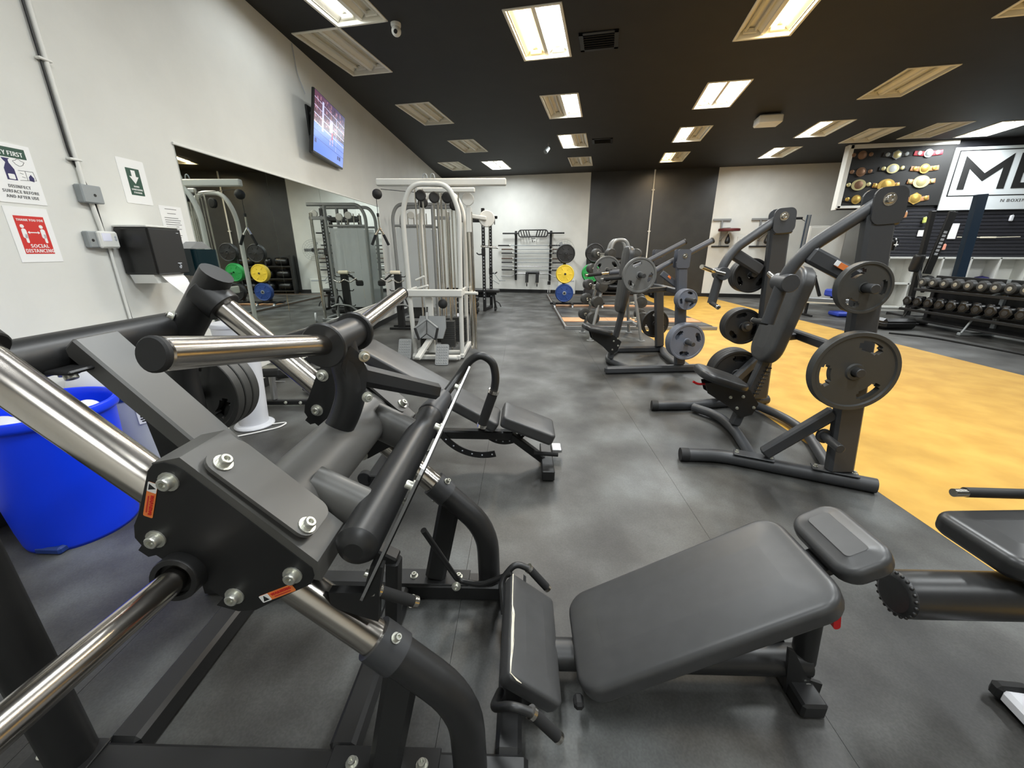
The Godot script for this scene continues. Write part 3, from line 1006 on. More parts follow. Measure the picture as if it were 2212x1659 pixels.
	for q in [[2.0725, 0.952, 247.0], [2.275, 0.732, 25.0]]:
		var wn = Node3D.new()
		wn.name = unique(ca, "warning_label")
		ca.add_child(wn)
		wn.position = v.call(q[0], q[1], -0.0775)
		wn.rotation_degrees.z = q[2]
		s = S(); panel(s, 0.082, 0.018, 0.0006, 0.003); obj("backing", s, "orange", wn)
		s = S(); panel(s, 0.022, 0.0175, 0.0004, 0.002, 0.0006); var w0 = obj("white_field", s, "paper", wn); w0.position.x = -0.03
		s = S(); prism(s, [Vector2(-0.037, -0.006), Vector2(-0.023, -0.006), Vector2(-0.03, 0.007)], at2(0, 0, 0.001), 0.0004); obj("triangle", s, "print_black", wn)
		text("WARNING", 0.006, wn, at2(0.011, 0.003, 0.0012), "print_red", "lettering", true, 1.2)
		s = S(); box(s, Vector3(0.011, -0.004, 0.001), Vector3(0.04, 0.0022, 0.0006), 0.0001); obj("small_print", s, "print_red", wn)
	s = S()
	tube(s, [v.call(2.255, 0.875, -0.18), v.call(2.255, 0.875, -0.745)], 0.05, 0, 28, 0.078, Vector3(1, -1, 0))
	obj("cross_tube", s, "satin_grey", ca)
	for z in [-0.255, -0.675]:
		s = S()
		tube(s, [v.call(2.275, 0.865, z), v.call(2.415, 0.79, z)], 0.045, 0, 24, 0.062, Vector3(0, 0, 1).cross(Vector3(1, -0.5, 0)))
		obj("stub_tube", s, "satin_grey", ca)
	# curved post with the upper weight horns
	s = S()
	tube(s, [v.call(2.205, 0.865, -0.485), v.call(2.26, 0.93, -0.485), v.call(2.305, 1.03, -0.485), v.call(2.285, 1.18, -0.485)], 0.04, 0.09, 20)
	obj("horn_post", s, "black", ca)
	s = S()
	tube(s, [v.call(2.285, 1.178, -0.40), v.call(2.285, 1.178, -0.585)], 0.042, 0, 24)
	for z in [-0.40, -0.585]:
		cyl(s, v.call(2.285, 1.178, z - 0.008), v.call(2.285, 1.178, z + 0.008), 0.056, 28)
	obj("horn_sleeve", s, "black", ca)
	for q in [[v.call(2.285, 1.18, -0.4), v.call(2.262, 1.262, 0.02)], [v.call(2.285, 1.18, -0.59), v.call(2.285, 1.235, -1.08)]]:
		s = S()
		cyl(s, q[0], q[1], 0.025, 26)
		var hn = obj("weight_horn", s, "chrome_worn", ca, "worn chrome weight horn")
		s = S()
		cyl(s, q[1], q[1] + (q[1] - q[0]).normalized() * 0.012, 0.0262, 26)
		obj("end_cap", s, "rubber_black", hn)
	# lower weight horns on the side plates
	for q in [[v.call(2.095, 0.785, -0.08), v.call(2.13, 0.845, 0.32)], [v.call(2.095, 0.785, -0.845), v.call(2.11, 0.82, -1.2)]]:
		s = S()
		cyl(s, q[0], q[1], 0.0252, 26)
		var hn = obj("weight_horn", s, "chrome_worn", ca, "worn chrome weight horn")
		s = S()
		var d = (q[1] - q[0]).normalized()
		lathe(s, q[0] - d * 0.0, d, [[0.046, 0], [0.046, 0.0], [0.046, 0.03], [0.044, 0.034], [0.044, 0.034], [0.034, 0.034], [0.034, 0.034], [0.034, 0.02]], 26)
		obj("stop_collar", s, "black_deep", hn)
	# gusset on the post, arm to the footboard tube
	s = S()
	prism(s, [Vector2(0, -0.075), Vector2(0.035, -0.05), Vector2(0.045, 0.0), Vector2(0.03, 0.05), Vector2(0.0, 0.085), Vector2(-0.02, 0.02)], Transform3D(Basis(Vector3(0.75, 0, -0.6).normalized(), Vector3.UP, Vector3(0.6, 0, 0.75).normalized()), v.call(2.305, 1.09, -0.47)), 0.02)
	obj("post_gusset", s, "black", ca)
	s = S()
	bar(s, v.call(2.31, 1.075, -0.5), v.call(2.455, 0.905, -0.84), 0.06, 0.06, 0.014)
	obj("arm", s, "black", ca)
	s = S()
	bolt(s, v.call(2.355, 1.135, -0.465), Vector3(0.6, 0, 0.75), 0.010)
	obj("bolt", s, "zinc", ca)
	s = S()
	bolt(s, v.call(2.35, 1.02, -0.465), Vector3(0.6, 0, 0.75), 0.010)
	obj("bolt", s, "zinc", ca)
	# footboard: tube along its back, board, handle, catch
	s = S()
	lathe(s, v.call(2.432, 0.815, -0.105), Vector3(0, 0, -1), [[0.02, 0], [0.036, 0.006], [0.046, 0.02], [0.046, 0.02], [0.046, 0.76], [0.046, 0.76], [0.03, 0.765]], 30)
	obj("footboard_tube", s, "black", ca)
	s = S()
	lathe(s, v.call(2.432, 0.815, -0.82), Vector3(0.25, 0.28, -1), [[0.048, 0], [0.05, 0.005], [0.05, 0.005], [0.034, 0.13], [0.034, 0.13], [0.03, 0.13]], 26)
	obj("handle_sleeve", s, "charcoal", ca)
	var fb = Basis(Vector3(0, 0, -1), Vector3(0.435, 0.90, 0), Vector3(0.90, -0.435, 0))
	var fc = v.call(2.505, 0.845, -0.4625)
	s = S()
	prism(s, rrect(0.36, 0.19, 0.03, 4), Transform3D(fb, fc), 0.006)
	obj("footboard", s, "alu", ca, "bare metal footboard seen edge on")
	s = S()
	prism(s, rrect(0.35, 0.18, 0.03, 4), Transform3D(fb, fc + fb.z * 0.006), 0.003)
	obj("footboard_tread", s, "rubber_black", ca)
	for q in [[0.30, -0.16], [0.30, 0.1], [0.02, -0.16], [-0.28, -0.16], [-0.28, 0.12], [0.05, 0.12]]:
		s = S()
		bolt(s, fc + fb.x * -q[0] + fb.y * q[1], -fb.z, 0.009)
		obj("bolt", s, "zinc", ca)
	s = S()
	tube(s, [v.call(2.46, 0.845, -0.93), v.call(2.515, 0.91, -1.02), v.call(2.56, 0.975, -1.03), v.call(2.605, 1.0, -1.03), v.call(2.655, 0.97, -1.03), v.call(2.668, 0.90, -1.03), v.call(2.655, 0.83, -1.03)], 0.0165, 0.04, 16)
	var uh = obj("handle", s, "black", ca)
	s = S()
	tube(s, [v.call(2.655, 0.835, -1.03), v.call(2.605, 0.69, -1.03)], 0.021, 0, 18)
	obj("grip", s, "foam", uh)
	s = S()
	tube(s, [v.call(2.659, 0.846, -1.03), v.call(2.654, 0.832, -1.03)], 0.0235, 0, 20)
	obj("grip_ring", s, "chrome", uh)
	s = S()
	tube(s, [v.call(2.605, 0.69, -1.03), v.call(2.600, 0.676, -1.03)], 0.0215, 0, 20)
	obj("grip_ring", s, "chrome", uh)
	# safety catch below the footboard
	s = S()
	prism(s, [Vector2(-0.24, 0.66), Vector2(-0.14, 0.62), Vector2(-0.13, 0.70), Vector2(-0.115, 0.77), Vector2(-0.14, 0.775), Vector2(-0.165, 0.70), Vector2(-0.24, 0.70)], Transform3D(Basis.IDENTITY, Vector3(0, 0, 0.33)), 0.02)
	obj("catch_hook", s, "black_deep", ca)
	s = S()
	tube(s, [v.call(2.46, 0.69, -0.13), v.call(2.52, 0.62, -0.17)], 0.013, 0, 16)
	obj("catch_pin", s, "foam", ca)
	s = S()
	tube(s, [v.call(2.452, 0.70, -0.125), v.call(2.462, 0.688, -0.132)], 0.0155, 0, 16)
	obj("catch_ring", s, "chrome", ca)
	s = S()
	tube(s, [v.call(2.52, 0.62, -0.17), v.call(2.528, 0.612, -0.175)], 0.0145, 0, 16)
	obj("catch_ring", s, "chrome", ca)
	s = S()
	bar(s, v.call(2.36, 0.44, -0.5), v.call(2.34, 0.085, -0.44), 0.06, 0.04, 0.006, Vector3(1, 0, 0))
	bar(s, v.call(2.2, 0.54, -0.5), v.call(2.37, 0.44, -0.5), 0.05, 0.04, 0.006)
	obj("stop_bar", s, "black_deep", o)
	s = S()
	tube(s, [v.call(2.43, 0.46, -0.62), v.call(2.52, 0.12, -0.74), v.call(2.62, 0.12, -0.72), v.call(2.74, 0.2, -0.7)], 0.011, 0.03, 12)
	obj("release_rod", s, "black", o)
	s = S()
	bolt(s, v.call(2.52, 0.13, -0.70), Vector3(0, 0.3, 1), 0.012)
	obj("release_joint", s, "zinc", o)
	# seat, back and head cushions
	s = S()
	var sx = Transform3D(Basis(Vector3(0, 0, 1), deg_to_rad(-38)), v.call(2.825, 0.185, -0.4625))
	pad(s, sx, 0.205, 0.39, 0.055, 0.02, 0.012, 0.004)
	var seat = obj("seat_pad", s, "vinyl", o, "black seat pad with a frayed white seam")
	s = S()
	var fr = RandomNumberGenerator.new()
	fr.seed = 3
	for k in 5:
		var pts = []
		for i in 12:
			pts.append(sx * Vector3(-0.099 + 0.0035 * k * sin(i * 0.28) * (1.0 if i > 4 else 0.1) + fr.randf_range(-0.0012, 0.0012), 0.002 - 0.002 * k * 0.3, lerp(-0.185, 0.186, i / 11.0)))
		pts.append(sx * Vector3(-0.07 + 0.004 * k, -0.004, 0.193))
		tube(s, pts, 0.0011, 0.0, 5)
	obj("frayed_seam", s, "cream", seat)
	s = S()
	bar(s, v.call(2.80, 0.09, -0.4625), v.call(2.81, 0.155, -0.4625), 0.12, 0.28, 0.01, Vector3(0, 0, 1))
	prism(s, [Vector2(0.13, 0.0), Vector2(0.24, 0.0), Vector2(0.24, 0.1), Vector2(0.13, 0.19)], Transform3D(Basis.IDENTITY, Vector3(0, 0, -0.06)), 0.12)
	obj("seat_bracket", s, "black_deep", o)
	for k in [1, -1]:
		var zz = -0.4625 + k * 0.262
		s = S()
		tube(s, [v.call(2.715, 0.1, -0.4625 + k * 0.14), v.call(2.70, 0.17, zz - k * 0.03), v.call(2.755, 0.228, zz), v.call(2.812, 0.2, zz)], 0.0125, 0.03, 14)
		var sh = obj("seat_handle", s, "black", o)
		s = S()
		tube(s, [v.call(2.812, 0.2, zz), v.call(2.88, 0.112, zz)], 0.016, 0, 16)
		obj("grip", s, "foam", sh)
		s = S()
		tube(s, [v.call(2.805, 0.207, zz), v.call(2.813, 0.198, zz)], 0.0185, 0, 18)
		obj("grip_ring", s, "chrome", sh)
		s = S()
		tube(s, [v.call(2.88, 0.112, zz), v.call(2.888, 0.102, zz)], 0.0165, 0, 18)
		obj("grip_ring", s, "chrome", sh)
	s = S()
	pad(s, tilt(v.call(3.295, 0.345, -0.4625), 29.5), 0.80, 0.37, 0.07, 0.075, 0.022, 0.008)
	obj("back_pad", s, "vinyl", o)
	s = S()
	pad(s, tilt(v.call(3.72, 0.595, -0.4625), 29.5), 0.155, 0.26, 0.062, 0.055, 0.02, 0.008)
	obj("head_pad", s, "vinyl", o)
	s = S()
	bar(s, v.call(2.98, 0.10, -0.4625), v.call(3.80, 0.555, -0.4625), 0.09, 0.035, 0.006)
	obj("pad_frame", s, "black_deep", o)
	s = S()
	tube(s, [v.call(3.735, 0.09, -0.4625), v.call(3.70, 0.44, -0.4625)], 0.036, 0, 22)
	obj("back_post", s, "black", o)
	s = S()
	prism(s, [Vector2(1.06, 0.0), Vector2(1.17, 0.0), Vector2(1.17, 0.05), Vector2(1.12, 0.07), Vector2(1.05, 0.19), Vector2(1.03, 0.2)], Transform3D(Basis.IDENTITY, Vector3(0, 0, 0.045)), 0.012)
	prism(s, [Vector2(1.06, 0.0), Vector2(1.17, 0.0), Vector2(1.17, 0.05), Vector2(1.12, 0.07), Vector2(1.05, 0.19), Vector2(1.03, 0.2)], Transform3D(Basis.IDENTITY, Vector3(0, 0, -0.057)), 0.012)
	bar(s, v.call(3.70, 0.03, -0.6), v.call(3.70, 0.03, -0.33), 0.08, 0.055, 0.008)
	obj("post_bracket", s, "black", o)
	s = S()
	bolt(s, v.call(3.72, 0.035, -0.40), Vector3(0, 0.1, 1), 0.016)
	obj("bolt", s, "zinc", o)
	s = S()
	prism(s, rrect(0.011, 0.05, 0.01, 4), Transform3D(Basis(Vector3(0, 0, 1), deg_to_rad(12)), v.call(3.775, 0.305, -0.45)), 0.016)
	obj("adjust_lever", s, "red", o, "glossy red adjusting lever")
	s = S()
	box(s, v.call(2.955, 0.10, -0.30), Vector3(0.03, 0.03, 0.04), 0.008)
	obj("stop_rubber", s, "rubber_black", o)
	s = S()
	cyl(s, v.call(1.52, 0.87, -0.82), v.call(1.50, 0.88, -1.1), 0.025)
	obj("storage_horn", s, "black", o)
	var fw = Transform3D(Basis(Vector3.UP, deg_to_rad(TH)), W(0, 0, 0))
	for k in 3:
		plate(fw, Vector3(1.50, 0.865, -0.9 - k * 0.047), 0.17, 0.042, "iron", ["innermost", "middle", "outermost"][k].replace("innermost", "front").replace("outermost", "rear") + " one of three black plates hung on the leg press upright", "plates on the leg press storage horn", 20.0 * k)

func V(x, y, z) -> Vector3: return Vector3(x, y, z)

# ---------------------------------------------------------------- plate-loaded press machines
func make_press_near():
	var fr = frame(1.44, -3.13, 5.5)
	var o = thing("press_machine", "large dark grey plate-loaded chest press beside the yellow strip", "press machine", fr.origin, 5.5)
	var s
	var zc = -0.15
	# feet
	s = S(); tube(s, [V(-0.87, 0.046, 0.335), V(-0.6, 0.046, 0.32), V(0.2, 0.046, 0.6)], 0.045, 0.1, 16); var f0 = obj("foot_beam", s, "charcoal", o)
	s = S(); tube(s, [V(-0.88, 0.046, -0.61), V(-0.55, 0.046, -0.66), V(0.25, 0.046, -0.92)], 0.045, 0.1, 16); obj("foot_beam", s, "charcoal", o)
	for q in [[-0.87, 0.335], [-0.88, -0.61]]:
		s = S(); tube(s, [V(q[0] - 0.006, 0.046, q[1]), V(q[0] + 0.05, 0.046, q[1])], 0.0465, 0, 16); obj("end_cap", s, "rubber_black", o)
	s = S(); tube(s, [V(-0.52, 0.05, -0.6), V(-0.36, 0.05, -0.42), V(-0.34, 0.05, -0.12), V(-0.40, 0.05, 0.36)], 0.038, 0.12, 14); obj("cross_tube", s, "charcoal", o)
	s = S(); tube(s, [V(0.03, 0.05, -0.82), V(0.19, 0.05, -0.45), V(0.2, 0.05, -0.13), V(0.02, 0.05, 0.5)], 0.036, 0.15, 14); obj("cross_tube", s, "charcoal", o)
	for q in [[-0.42, 0.385, 0.24], [-0.0, 0.525, 0.24]]:
		s = S(); box(s, V(q[0], 0.094, q[1]), V(q[2], 0.008, 0.085), 0.002, Basis(Vector3.UP, deg_to_rad(-19))); var fp = obj("foot_plate", s, "charcoal", o)
		for k in [-0.095, 0.095]:
			s = S(); bolt(s, V(q[0] + k, 0.098, q[1] + k * 0.33), Vector3.UP, 0.009); obj("bolt", s, "zinc", fp)
	# uprights with pivot heads
	for q in [[V(0.02, 0.09, 0.53), V(-0.058, 1.6, 0.40), 1], [V(0.12, 0.09, -0.82), V(-0.045, 1.6, -0.70), -1]]:
		s = S(); bar(s, q[0], q[1], 0.075, 0.145, 0.016, Vector3(1, 0, 0)); obj("upright", s, "charcoal", o)
		s = S()
		var d = (q[1] - q[0]).normalized()
		var hb = Basis(Vector3(1, 0.08, 0).normalized(), Vector3(-0.08, 1, 0).normalized(), Vector3(0, 0, 1))
		for k in [-1, 1]:
			prism(s, rrect(0.08, 0.092, 0.045, 5), Transform3D(hb, q[1] + V(0.01, 0.03, k * 0.045 - 0.006)), 0.012)
		box(s, q[1] + V(0.02, -0.045, 0), V(0.14, 0.05, 0.09), 0.01, hb)
		var hd = obj("pivot_head", s, "charcoal", o)
		s = S(); bolt(s, q[1] + V(0.0, 0.06, 0.05), Vector3(0, 0, 1), 0.022); obj("pivot_bolt", s, "chrome", hd)
		# press arm
		var k = q[2]
		var z = func(off): return zc + k * off
		s = S(); tube(s, [q[1] + V(0, 0.06, 0), V(-0.37, 1.41, z.call(0.53)), V(-0.445, 1.27, z.call(0.51)), V(-0.485, 0.98, z.call(0.5))], 0.036, 0.12, 18)
		var arm = obj("press_arm", s, "charcoal", o)
		s = S(); lathe(s, V(-0.443, 1.225, z.call(0.44)), Vector3(0, 0, k), [[0.05, 0], [0.052, 0.004], [0.052, 0.004], [0.052, 0.14], [0.048, 0.144]], 24); obj("grip_hub", s, "charcoal", arm)
		s = S(); tube(s, [V(-0.443, 1.225, z.call(0.44)), V(-0.55, 1.25, z.call(0.42)), V(-0.67, 1.285, z.call(0.30))] if k < 0 else [V(-0.443, 1.225, z.call(0.46)), V(-0.43, 1.24, z.call(0.36)), V(-0.40, 1.26, z.call(0.22))], 0.017, 0.04, 14); obj("handle", s, "chrome", arm)
		s = S(); tube(s, [V(-0.49, 0.985, z.call(0.5)), V(-0.49, 0.97, z.call(0.33))], 0.017, 0, 14); obj("handle", s, "foam", arm)
		s = S(); lathe(s, V(-0.49, 0.97, z.call(0.33)), Vector3(0, 0, -k), [[0.019, 0], [0.019, 0.012], [0.012, 0.014]], 16); obj("grip_ring", s, "chrome", arm)
		# link to the weight horn
		s = S(); bar(s, V(-0.36, 1.385, z.call(0.55)), V(-0.1, 1.245, z.call(0.6)), 0.06, 0.09, 0.014)
		var ln = obj("link_arm", s, "charcoal", o)
		if k > 0:
			s = S()
			box(s, V(-0.205, 1.315, z.call(0.62)), V(0.095, 0.03, 0.004), 0.001, Basis(Vector3(0.88, -0.47, 0.17).normalized(), Vector3(0.47, 0.88, 0).normalized(), Vector3(-0.15, 0, 1).normalized()))
			var wl = obj("warning_label", s, "orange", ln, "orange warning label with a white end")
			s = S()
			box(s, V(-0.245, 1.337, z.call(0.6205)), V(0.024, 0.028, 0.004), 0.001, Basis(Vector3(0.88, -0.47, 0.17).normalized(), Vector3(0.47, 0.88, 0).normalized(), Vector3(-0.15, 0, 1).normalized()))
			obj("white_field", s, "paper", wl)
		s = S(); cyl(s, V(-0.14, 1.215, z.call(0.6)), V(-0.14, 1.215, z.call(0.8)), 0.025); obj("weight_horn", s, "hub", ln)
		# storage horns
		for y in [0.765, 0.31]:
			s = S(); cyl(s, V(-0.09 if y < 0.5 else -0.11, y, z.call(0.6)), V(-0.11 if y < 0.5 else -0.115, y + 0.005, z.call(0.83 if k > 0 else 1.0)), 0.025)
			lathe(s, V(-0.09 if y < 0.5 else -0.11, y, z.call(0.63)), Vector3(0, 0, k), [[0.045, 0], [0.045, 0.02], [0.04, 0.02]], 20)
			obj("storage_horn", s, "hub", o)
		if k > 0:
			s = S(); bar(s, V(-0.37, 0.12, 0.40), V(-0.06, 0.47, 0.48), 0.07, 0.075, 0.012); obj("brace", s, "charcoal", o)
		else:
			s = S(); bar(s, V(-0.3, 0.12, -0.70), V(0.03, 0.47, -0.79), 0.07, 0.075, 0.012); obj("brace", s, "charcoal", o)
	# seat and back
	s = S(); bar(s, V(-0.345, 0.09, zc), V(-0.13, 0.95, zc), 0.07, 0.07, 0.01, Vector3(1, 0, 0)); obj("seat_post", s, "charcoal", o)
	var bx = Transform3D(Basis(Vector3(0.21, 0.978, 0), Vector3(-0.978, 0.21, 0), Vector3(0, 0, 1)), V(-0.215, 0.97, zc))
	s = S(); pad(s, bx, 0.70, 0.33, 0.095, 0.13, 0.03, 0.006); obj("back_pad", s, "vinyl", o)
	s = S(); bar(s, V(-0.13, 0.8, zc), V(0.02, 0.82, zc), 0.05, 0.05); bar(s, V(-0.02, 0.82, -0.76), V(-0.02, 0.82, 0.45), 0.06, 0.06, 0.01); obj("back_cross_beam", s, "charcoal", o)
	s = S(); pad(s, tilt(V(-0.5, 0.505, zc), -17), 0.37, 0.34, 0.06, 0.1, 0.025, 0.006); obj("seat_pad", s, "vinyl_black", o)
	for z in [zc - 0.055, zc + 0.045]:
		s = S(); prism(s, [Vector2(-0.63, 0.44), Vector2(-0.6, 0.36), Vector2(-0.45, 0.27), Vector2(-0.33, 0.17), Vector2(-0.25, 0.2), Vector2(-0.22, 0.29), Vector2(-0.3, 0.4), Vector2(-0.45, 0.46)], at2(0, 0, z), 0.01)
		var br = obj("seat_bracket", s, "black_deep", o)
		if z > zc:
			for b in [[-0.43, 0.335], [-0.34, 0.345], [-0.25, 0.26], [-0.37, 0.25]]:
				s = S(); bolt(s, V(b[0], b[1], z + 0.01), Vector3(0, 0, 1), 0.008); obj("bolt", s, "zinc", br)
	s = S()
	for k in 8: box(s, V(-0.245 + k * 0.0072, 0.37 + k * 0.029, zc + 0.042), V(0.04, 0.01, 0.01), 0.002)
	obj("height_rack", s, "black_deep", o)
	s = S(); tube(s, [V(-0.58, 0.42, zc), V(-0.66, 0.41, zc - 0.01), V(-0.70, 0.43, zc - 0.01)], 0.009, 0.02, 10); obj("adjust_lever", s, "red", o, "red seat lever")
	# plates
	plate(fr, V(-0.145, 1.215, 0.56), 0.137, 0.045, "iron", "medium black plate with grip slots on the near press arm", "plates on the near press", 34)
	plate(fr, V(-0.115, 0.765, 0.61), 0.225, 0.055, "iron", "largest black plate with three grip slots low on the near press", "plates on the near press", -18)
	for k in 3:
		plate(fr, V(-0.14, 1.2, -0.83 - k * 0.045), 0.145, 0.042, "bumper_black", "plate %s of three on the near press's far arm" % ["nearest", "in the middle", "farthest"][k], "upper far plates of the near press", 30 * k)
		plate(fr, V(-0.12, 0.755, -0.85 - k * 0.045), 0.16, 0.042, "bumper_black", "plate %s of three halfway down the near press's far side" % ["nearest", "in the middle", "farthest"][k], "middle far plates of the near press", 17 + 40 * k)
	for k in 4:
		plate(fr, V(-0.10, 0.31, -0.84 - k * 0.045), 0.225, 0.042, "bumper_black", "large plate %s of four behind the near press's seat" % ["nearest", "second", "third", "farthest"][k], "lowest far plates of the near press", 33 * k)

func make_press_far():
	var fr = frame(0.95, -5.4, 18)
	var o = thing("press_machine", "farther dark grey plate-loaded press in front of the silver dumbbell tower", "press machine", fr.origin, 18)
	var s
	for z in [0.36, -0.66]:
		s = S(); bar(s, V(-1.04 if z > 0 else -0.6, 0.046, z), V(0.16, 0.046, z), 0.08, 0.088, 0.02); obj("foot_beam", s, "charcoal", o)
	s = S(); tube(s, [V(-0.55, 0.05, -0.62), V(-0.72, 0.05, -0.4), V(-0.85, 0.05, -0.15), V(-0.83, 0.05, 0.1), V(-0.72, 0.05, 0.34)], 0.038, 0.15, 14); obj("cross_tube", s, "charcoal", o)
	s = S(); tube(s, [V(0.12, 0.05, -0.62), V(0.0, 0.05, -0.3), V(-0.09, 0.05, 0.33)], 0.036, 0.1, 14); obj("cross_tube", s, "charcoal", o)
	for k in [1, -1]:
		var z = 0.35 * k if k > 0 else -0.62
		var a = V(-0.11, 0.09, z) if k > 0 else V(0.08, 0.09, z)
		var b = V(-0.25, 1.30, z) if k > 0 else V(-0.08, 1.30, z)
		s = S(); bar(s, a, b, 0.07, 0.12, 0.014, Vector3(1, 0, 0)); obj("upright", s, "charcoal_fleck" if k > 0 else "charcoal", o)
		s = S()
		for e in [-1, 1]: prism(s, rrect(0.075, 0.1, 0.025, 4), at2(b.x, b.y + 0.02, z + e * 0.042 - 0.005), 0.01)
		var hd = obj("pivot_head", s, "charcoal_fleck", o)
		s = S(); bolt(s, V(b.x + 0.01, b.y + 0.05, z + 0.048), Vector3(0, 0, 1), 0.02); obj("pivot_bolt", s, "chrome", hd)
		var za = 0.22 if k > 0 else -0.4
		s = S(); tube(s, [V(0.15, 1.515, za), V(-0.40, 1.235, za), V(-0.62, 1.14, za + 0.1 * k), V(-0.78, 1.13, za + 0.12 * k)], 0.033, 0.12, 16)
		var arm = obj("press_arm", s, "charcoal_fleck", o)
		s = S(); lathe(s, V(0.14, 1.51, za), V(0.89, 0.45, 0), [[0.0335, 0], [0.035, 0.004], [0.035, 0.02], [0.02, 0.024]], 16); obj("end_cap", s, "rubber_black", arm)
		s = S(); tube(s, [V(-0.78, 1.13, za + 0.12 * k), V(-0.86, 1.12, za + 0.1 * k), V(-1.13, 1.1, za + 0.02 * k)], 0.018, 0.05, 14); obj("handle", s, "chrome", arm)
		s = S(); tube(s, [V(-0.90, 1.115, za + 0.09 * k), V(-1.1, 1.1, za + 0.03 * k)], 0.022, 0, 14); obj("grip", s, "foam", arm)
		s = S(); cyl(s, V(-0.765, 1.15, za + 0.1 * k), V(-0.765, 1.15, za + 0.36 * k), 0.025); obj("weight_horn", s, "hub", arm)
		s = S(); bar(s, V(-0.42, 1.16, za + 0.03 * k), V(-0.2, 1.0, za + 0.08 * k), 0.05, 0.07, 0.01)
		var ln = obj("link_arm", s, "charcoal_fleck", o)
		if k > 0:
			s = S(); box(s, V(-0.33, 1.11, za + 0.075), V(0.07, 0.024, 0.004), 0.001, Basis(Vector3(0, 0, 1), deg_to_rad(-36))); obj("warning_label", s, "orange", ln)
		for y in [0.88, 0.40]:
			s = S(); cyl(s, V(lerp(a.x, b.x, y / 1.3), y, z + 0.03 * k), V(lerp(a.x, b.x, y / 1.3), y + 0.01, z + 0.32 * k), 0.025); obj("storage_horn", s, "hub", o)
	s = S(); bar(s, V(-0.1, 0.95, -0.62), V(-0.2, 0.95, 0.35), 0.06, 0.06); bar(s, V(-0.17, 0.95, -0.1), V(-0.70, 0.92, -0.05), 0.06, 0.06); obj("back_cross_beam", s, "charcoal", o)
	s = S(); bar(s, V(-0.86, 0.09, 0.0), V(-0.71, 0.95, 0.0), 0.065, 0.065, 0.01, Vector3(1, 0, 0)); obj("seat_post", s, "charcoal", o)
	var bx = Transform3D(Basis(Vector3(0.07, 0.997, 0), Vector3(-0.997, 0.07, 0), Vector3(0, 0, 1)), V(-0.80, 1.07, 0))
	s = S(); pad(s, bx, 0.78, 0.26, 0.07, 0.1, 0.025, 0.006); obj("back_pad", s, "vinyl", o)
	s = S(); pad(s, tilt(V(-1.05, 0.50, 0), -14), 0.36, 0.32, 0.06, 0.09, 0.025, 0.006); obj("seat_pad", s, "vinyl_black", o)
	for z in [-0.055, 0.045]:
		s = S(); prism(s, [Vector2(-1.15, 0.45), Vector2(-1.12, 0.36), Vector2(-0.95, 0.24), Vector2(-0.87, 0.16), Vector2(-0.79, 0.2), Vector2(-0.75, 0.32), Vector2(-0.85, 0.40), Vector2(-1.0, 0.44)], at2(0, 0, z), 0.01)
		var br = obj("seat_bracket", s, "black_deep", o)
		if z > 0:
			for b in [[-0.85, 0.33], [-0.8, 0.36], [-0.79, 0.27], [-0.86, 0.22]]:
				s = S(); bolt(s, V(b[0], b[1], z + 0.01), Vector3(0, 0, 1), 0.008); obj("bolt", s, "zinc", br)
	plate(fr, V(-0.77, 1.15, 0.46), 0.19, 0.04, "iron_grey", "grey plate held up front on the far press's near arm", "plates on the far press", 20)
	plate(fr, V(-0.77, 1.15, -0.66), 0.19, 0.04, "iron_grey", "grey plate half hidden on the far press's far arm", "plates on the far press", 70)
	for k in 3:
		plate(fr, V(-0.195, 0.885, 0.41 + k * 0.036), 0.115, 0.034, "iron_blue", "small plate %s of three on the far press upright" % ["rearmost", "in the middle", "frontmost"][k], "small plates on the far press upright", 40 + 33 * k)
		plate(fr, V(-0.145, 0.405, 0.42 + k * 0.042), 0.21, 0.04, "iron_blue", "large plate %s of three low on the far press upright" % ["rearmost", "in the middle", "frontmost"][k], "large plates on the far press upright", 12 + 21 * k)
	plate(fr, V(0.03, 0.40, -0.74), 0.2, 0.045, "bumper_black", "dark plate low on the far press's far upright", "plates on the far press", 0)
	plate(fr, V(-0.03, 0.88, -0.73), 0.115, 0.045, "bumper_black", "small dark plate high on the far press's far upright", "plates on the far press", 0)

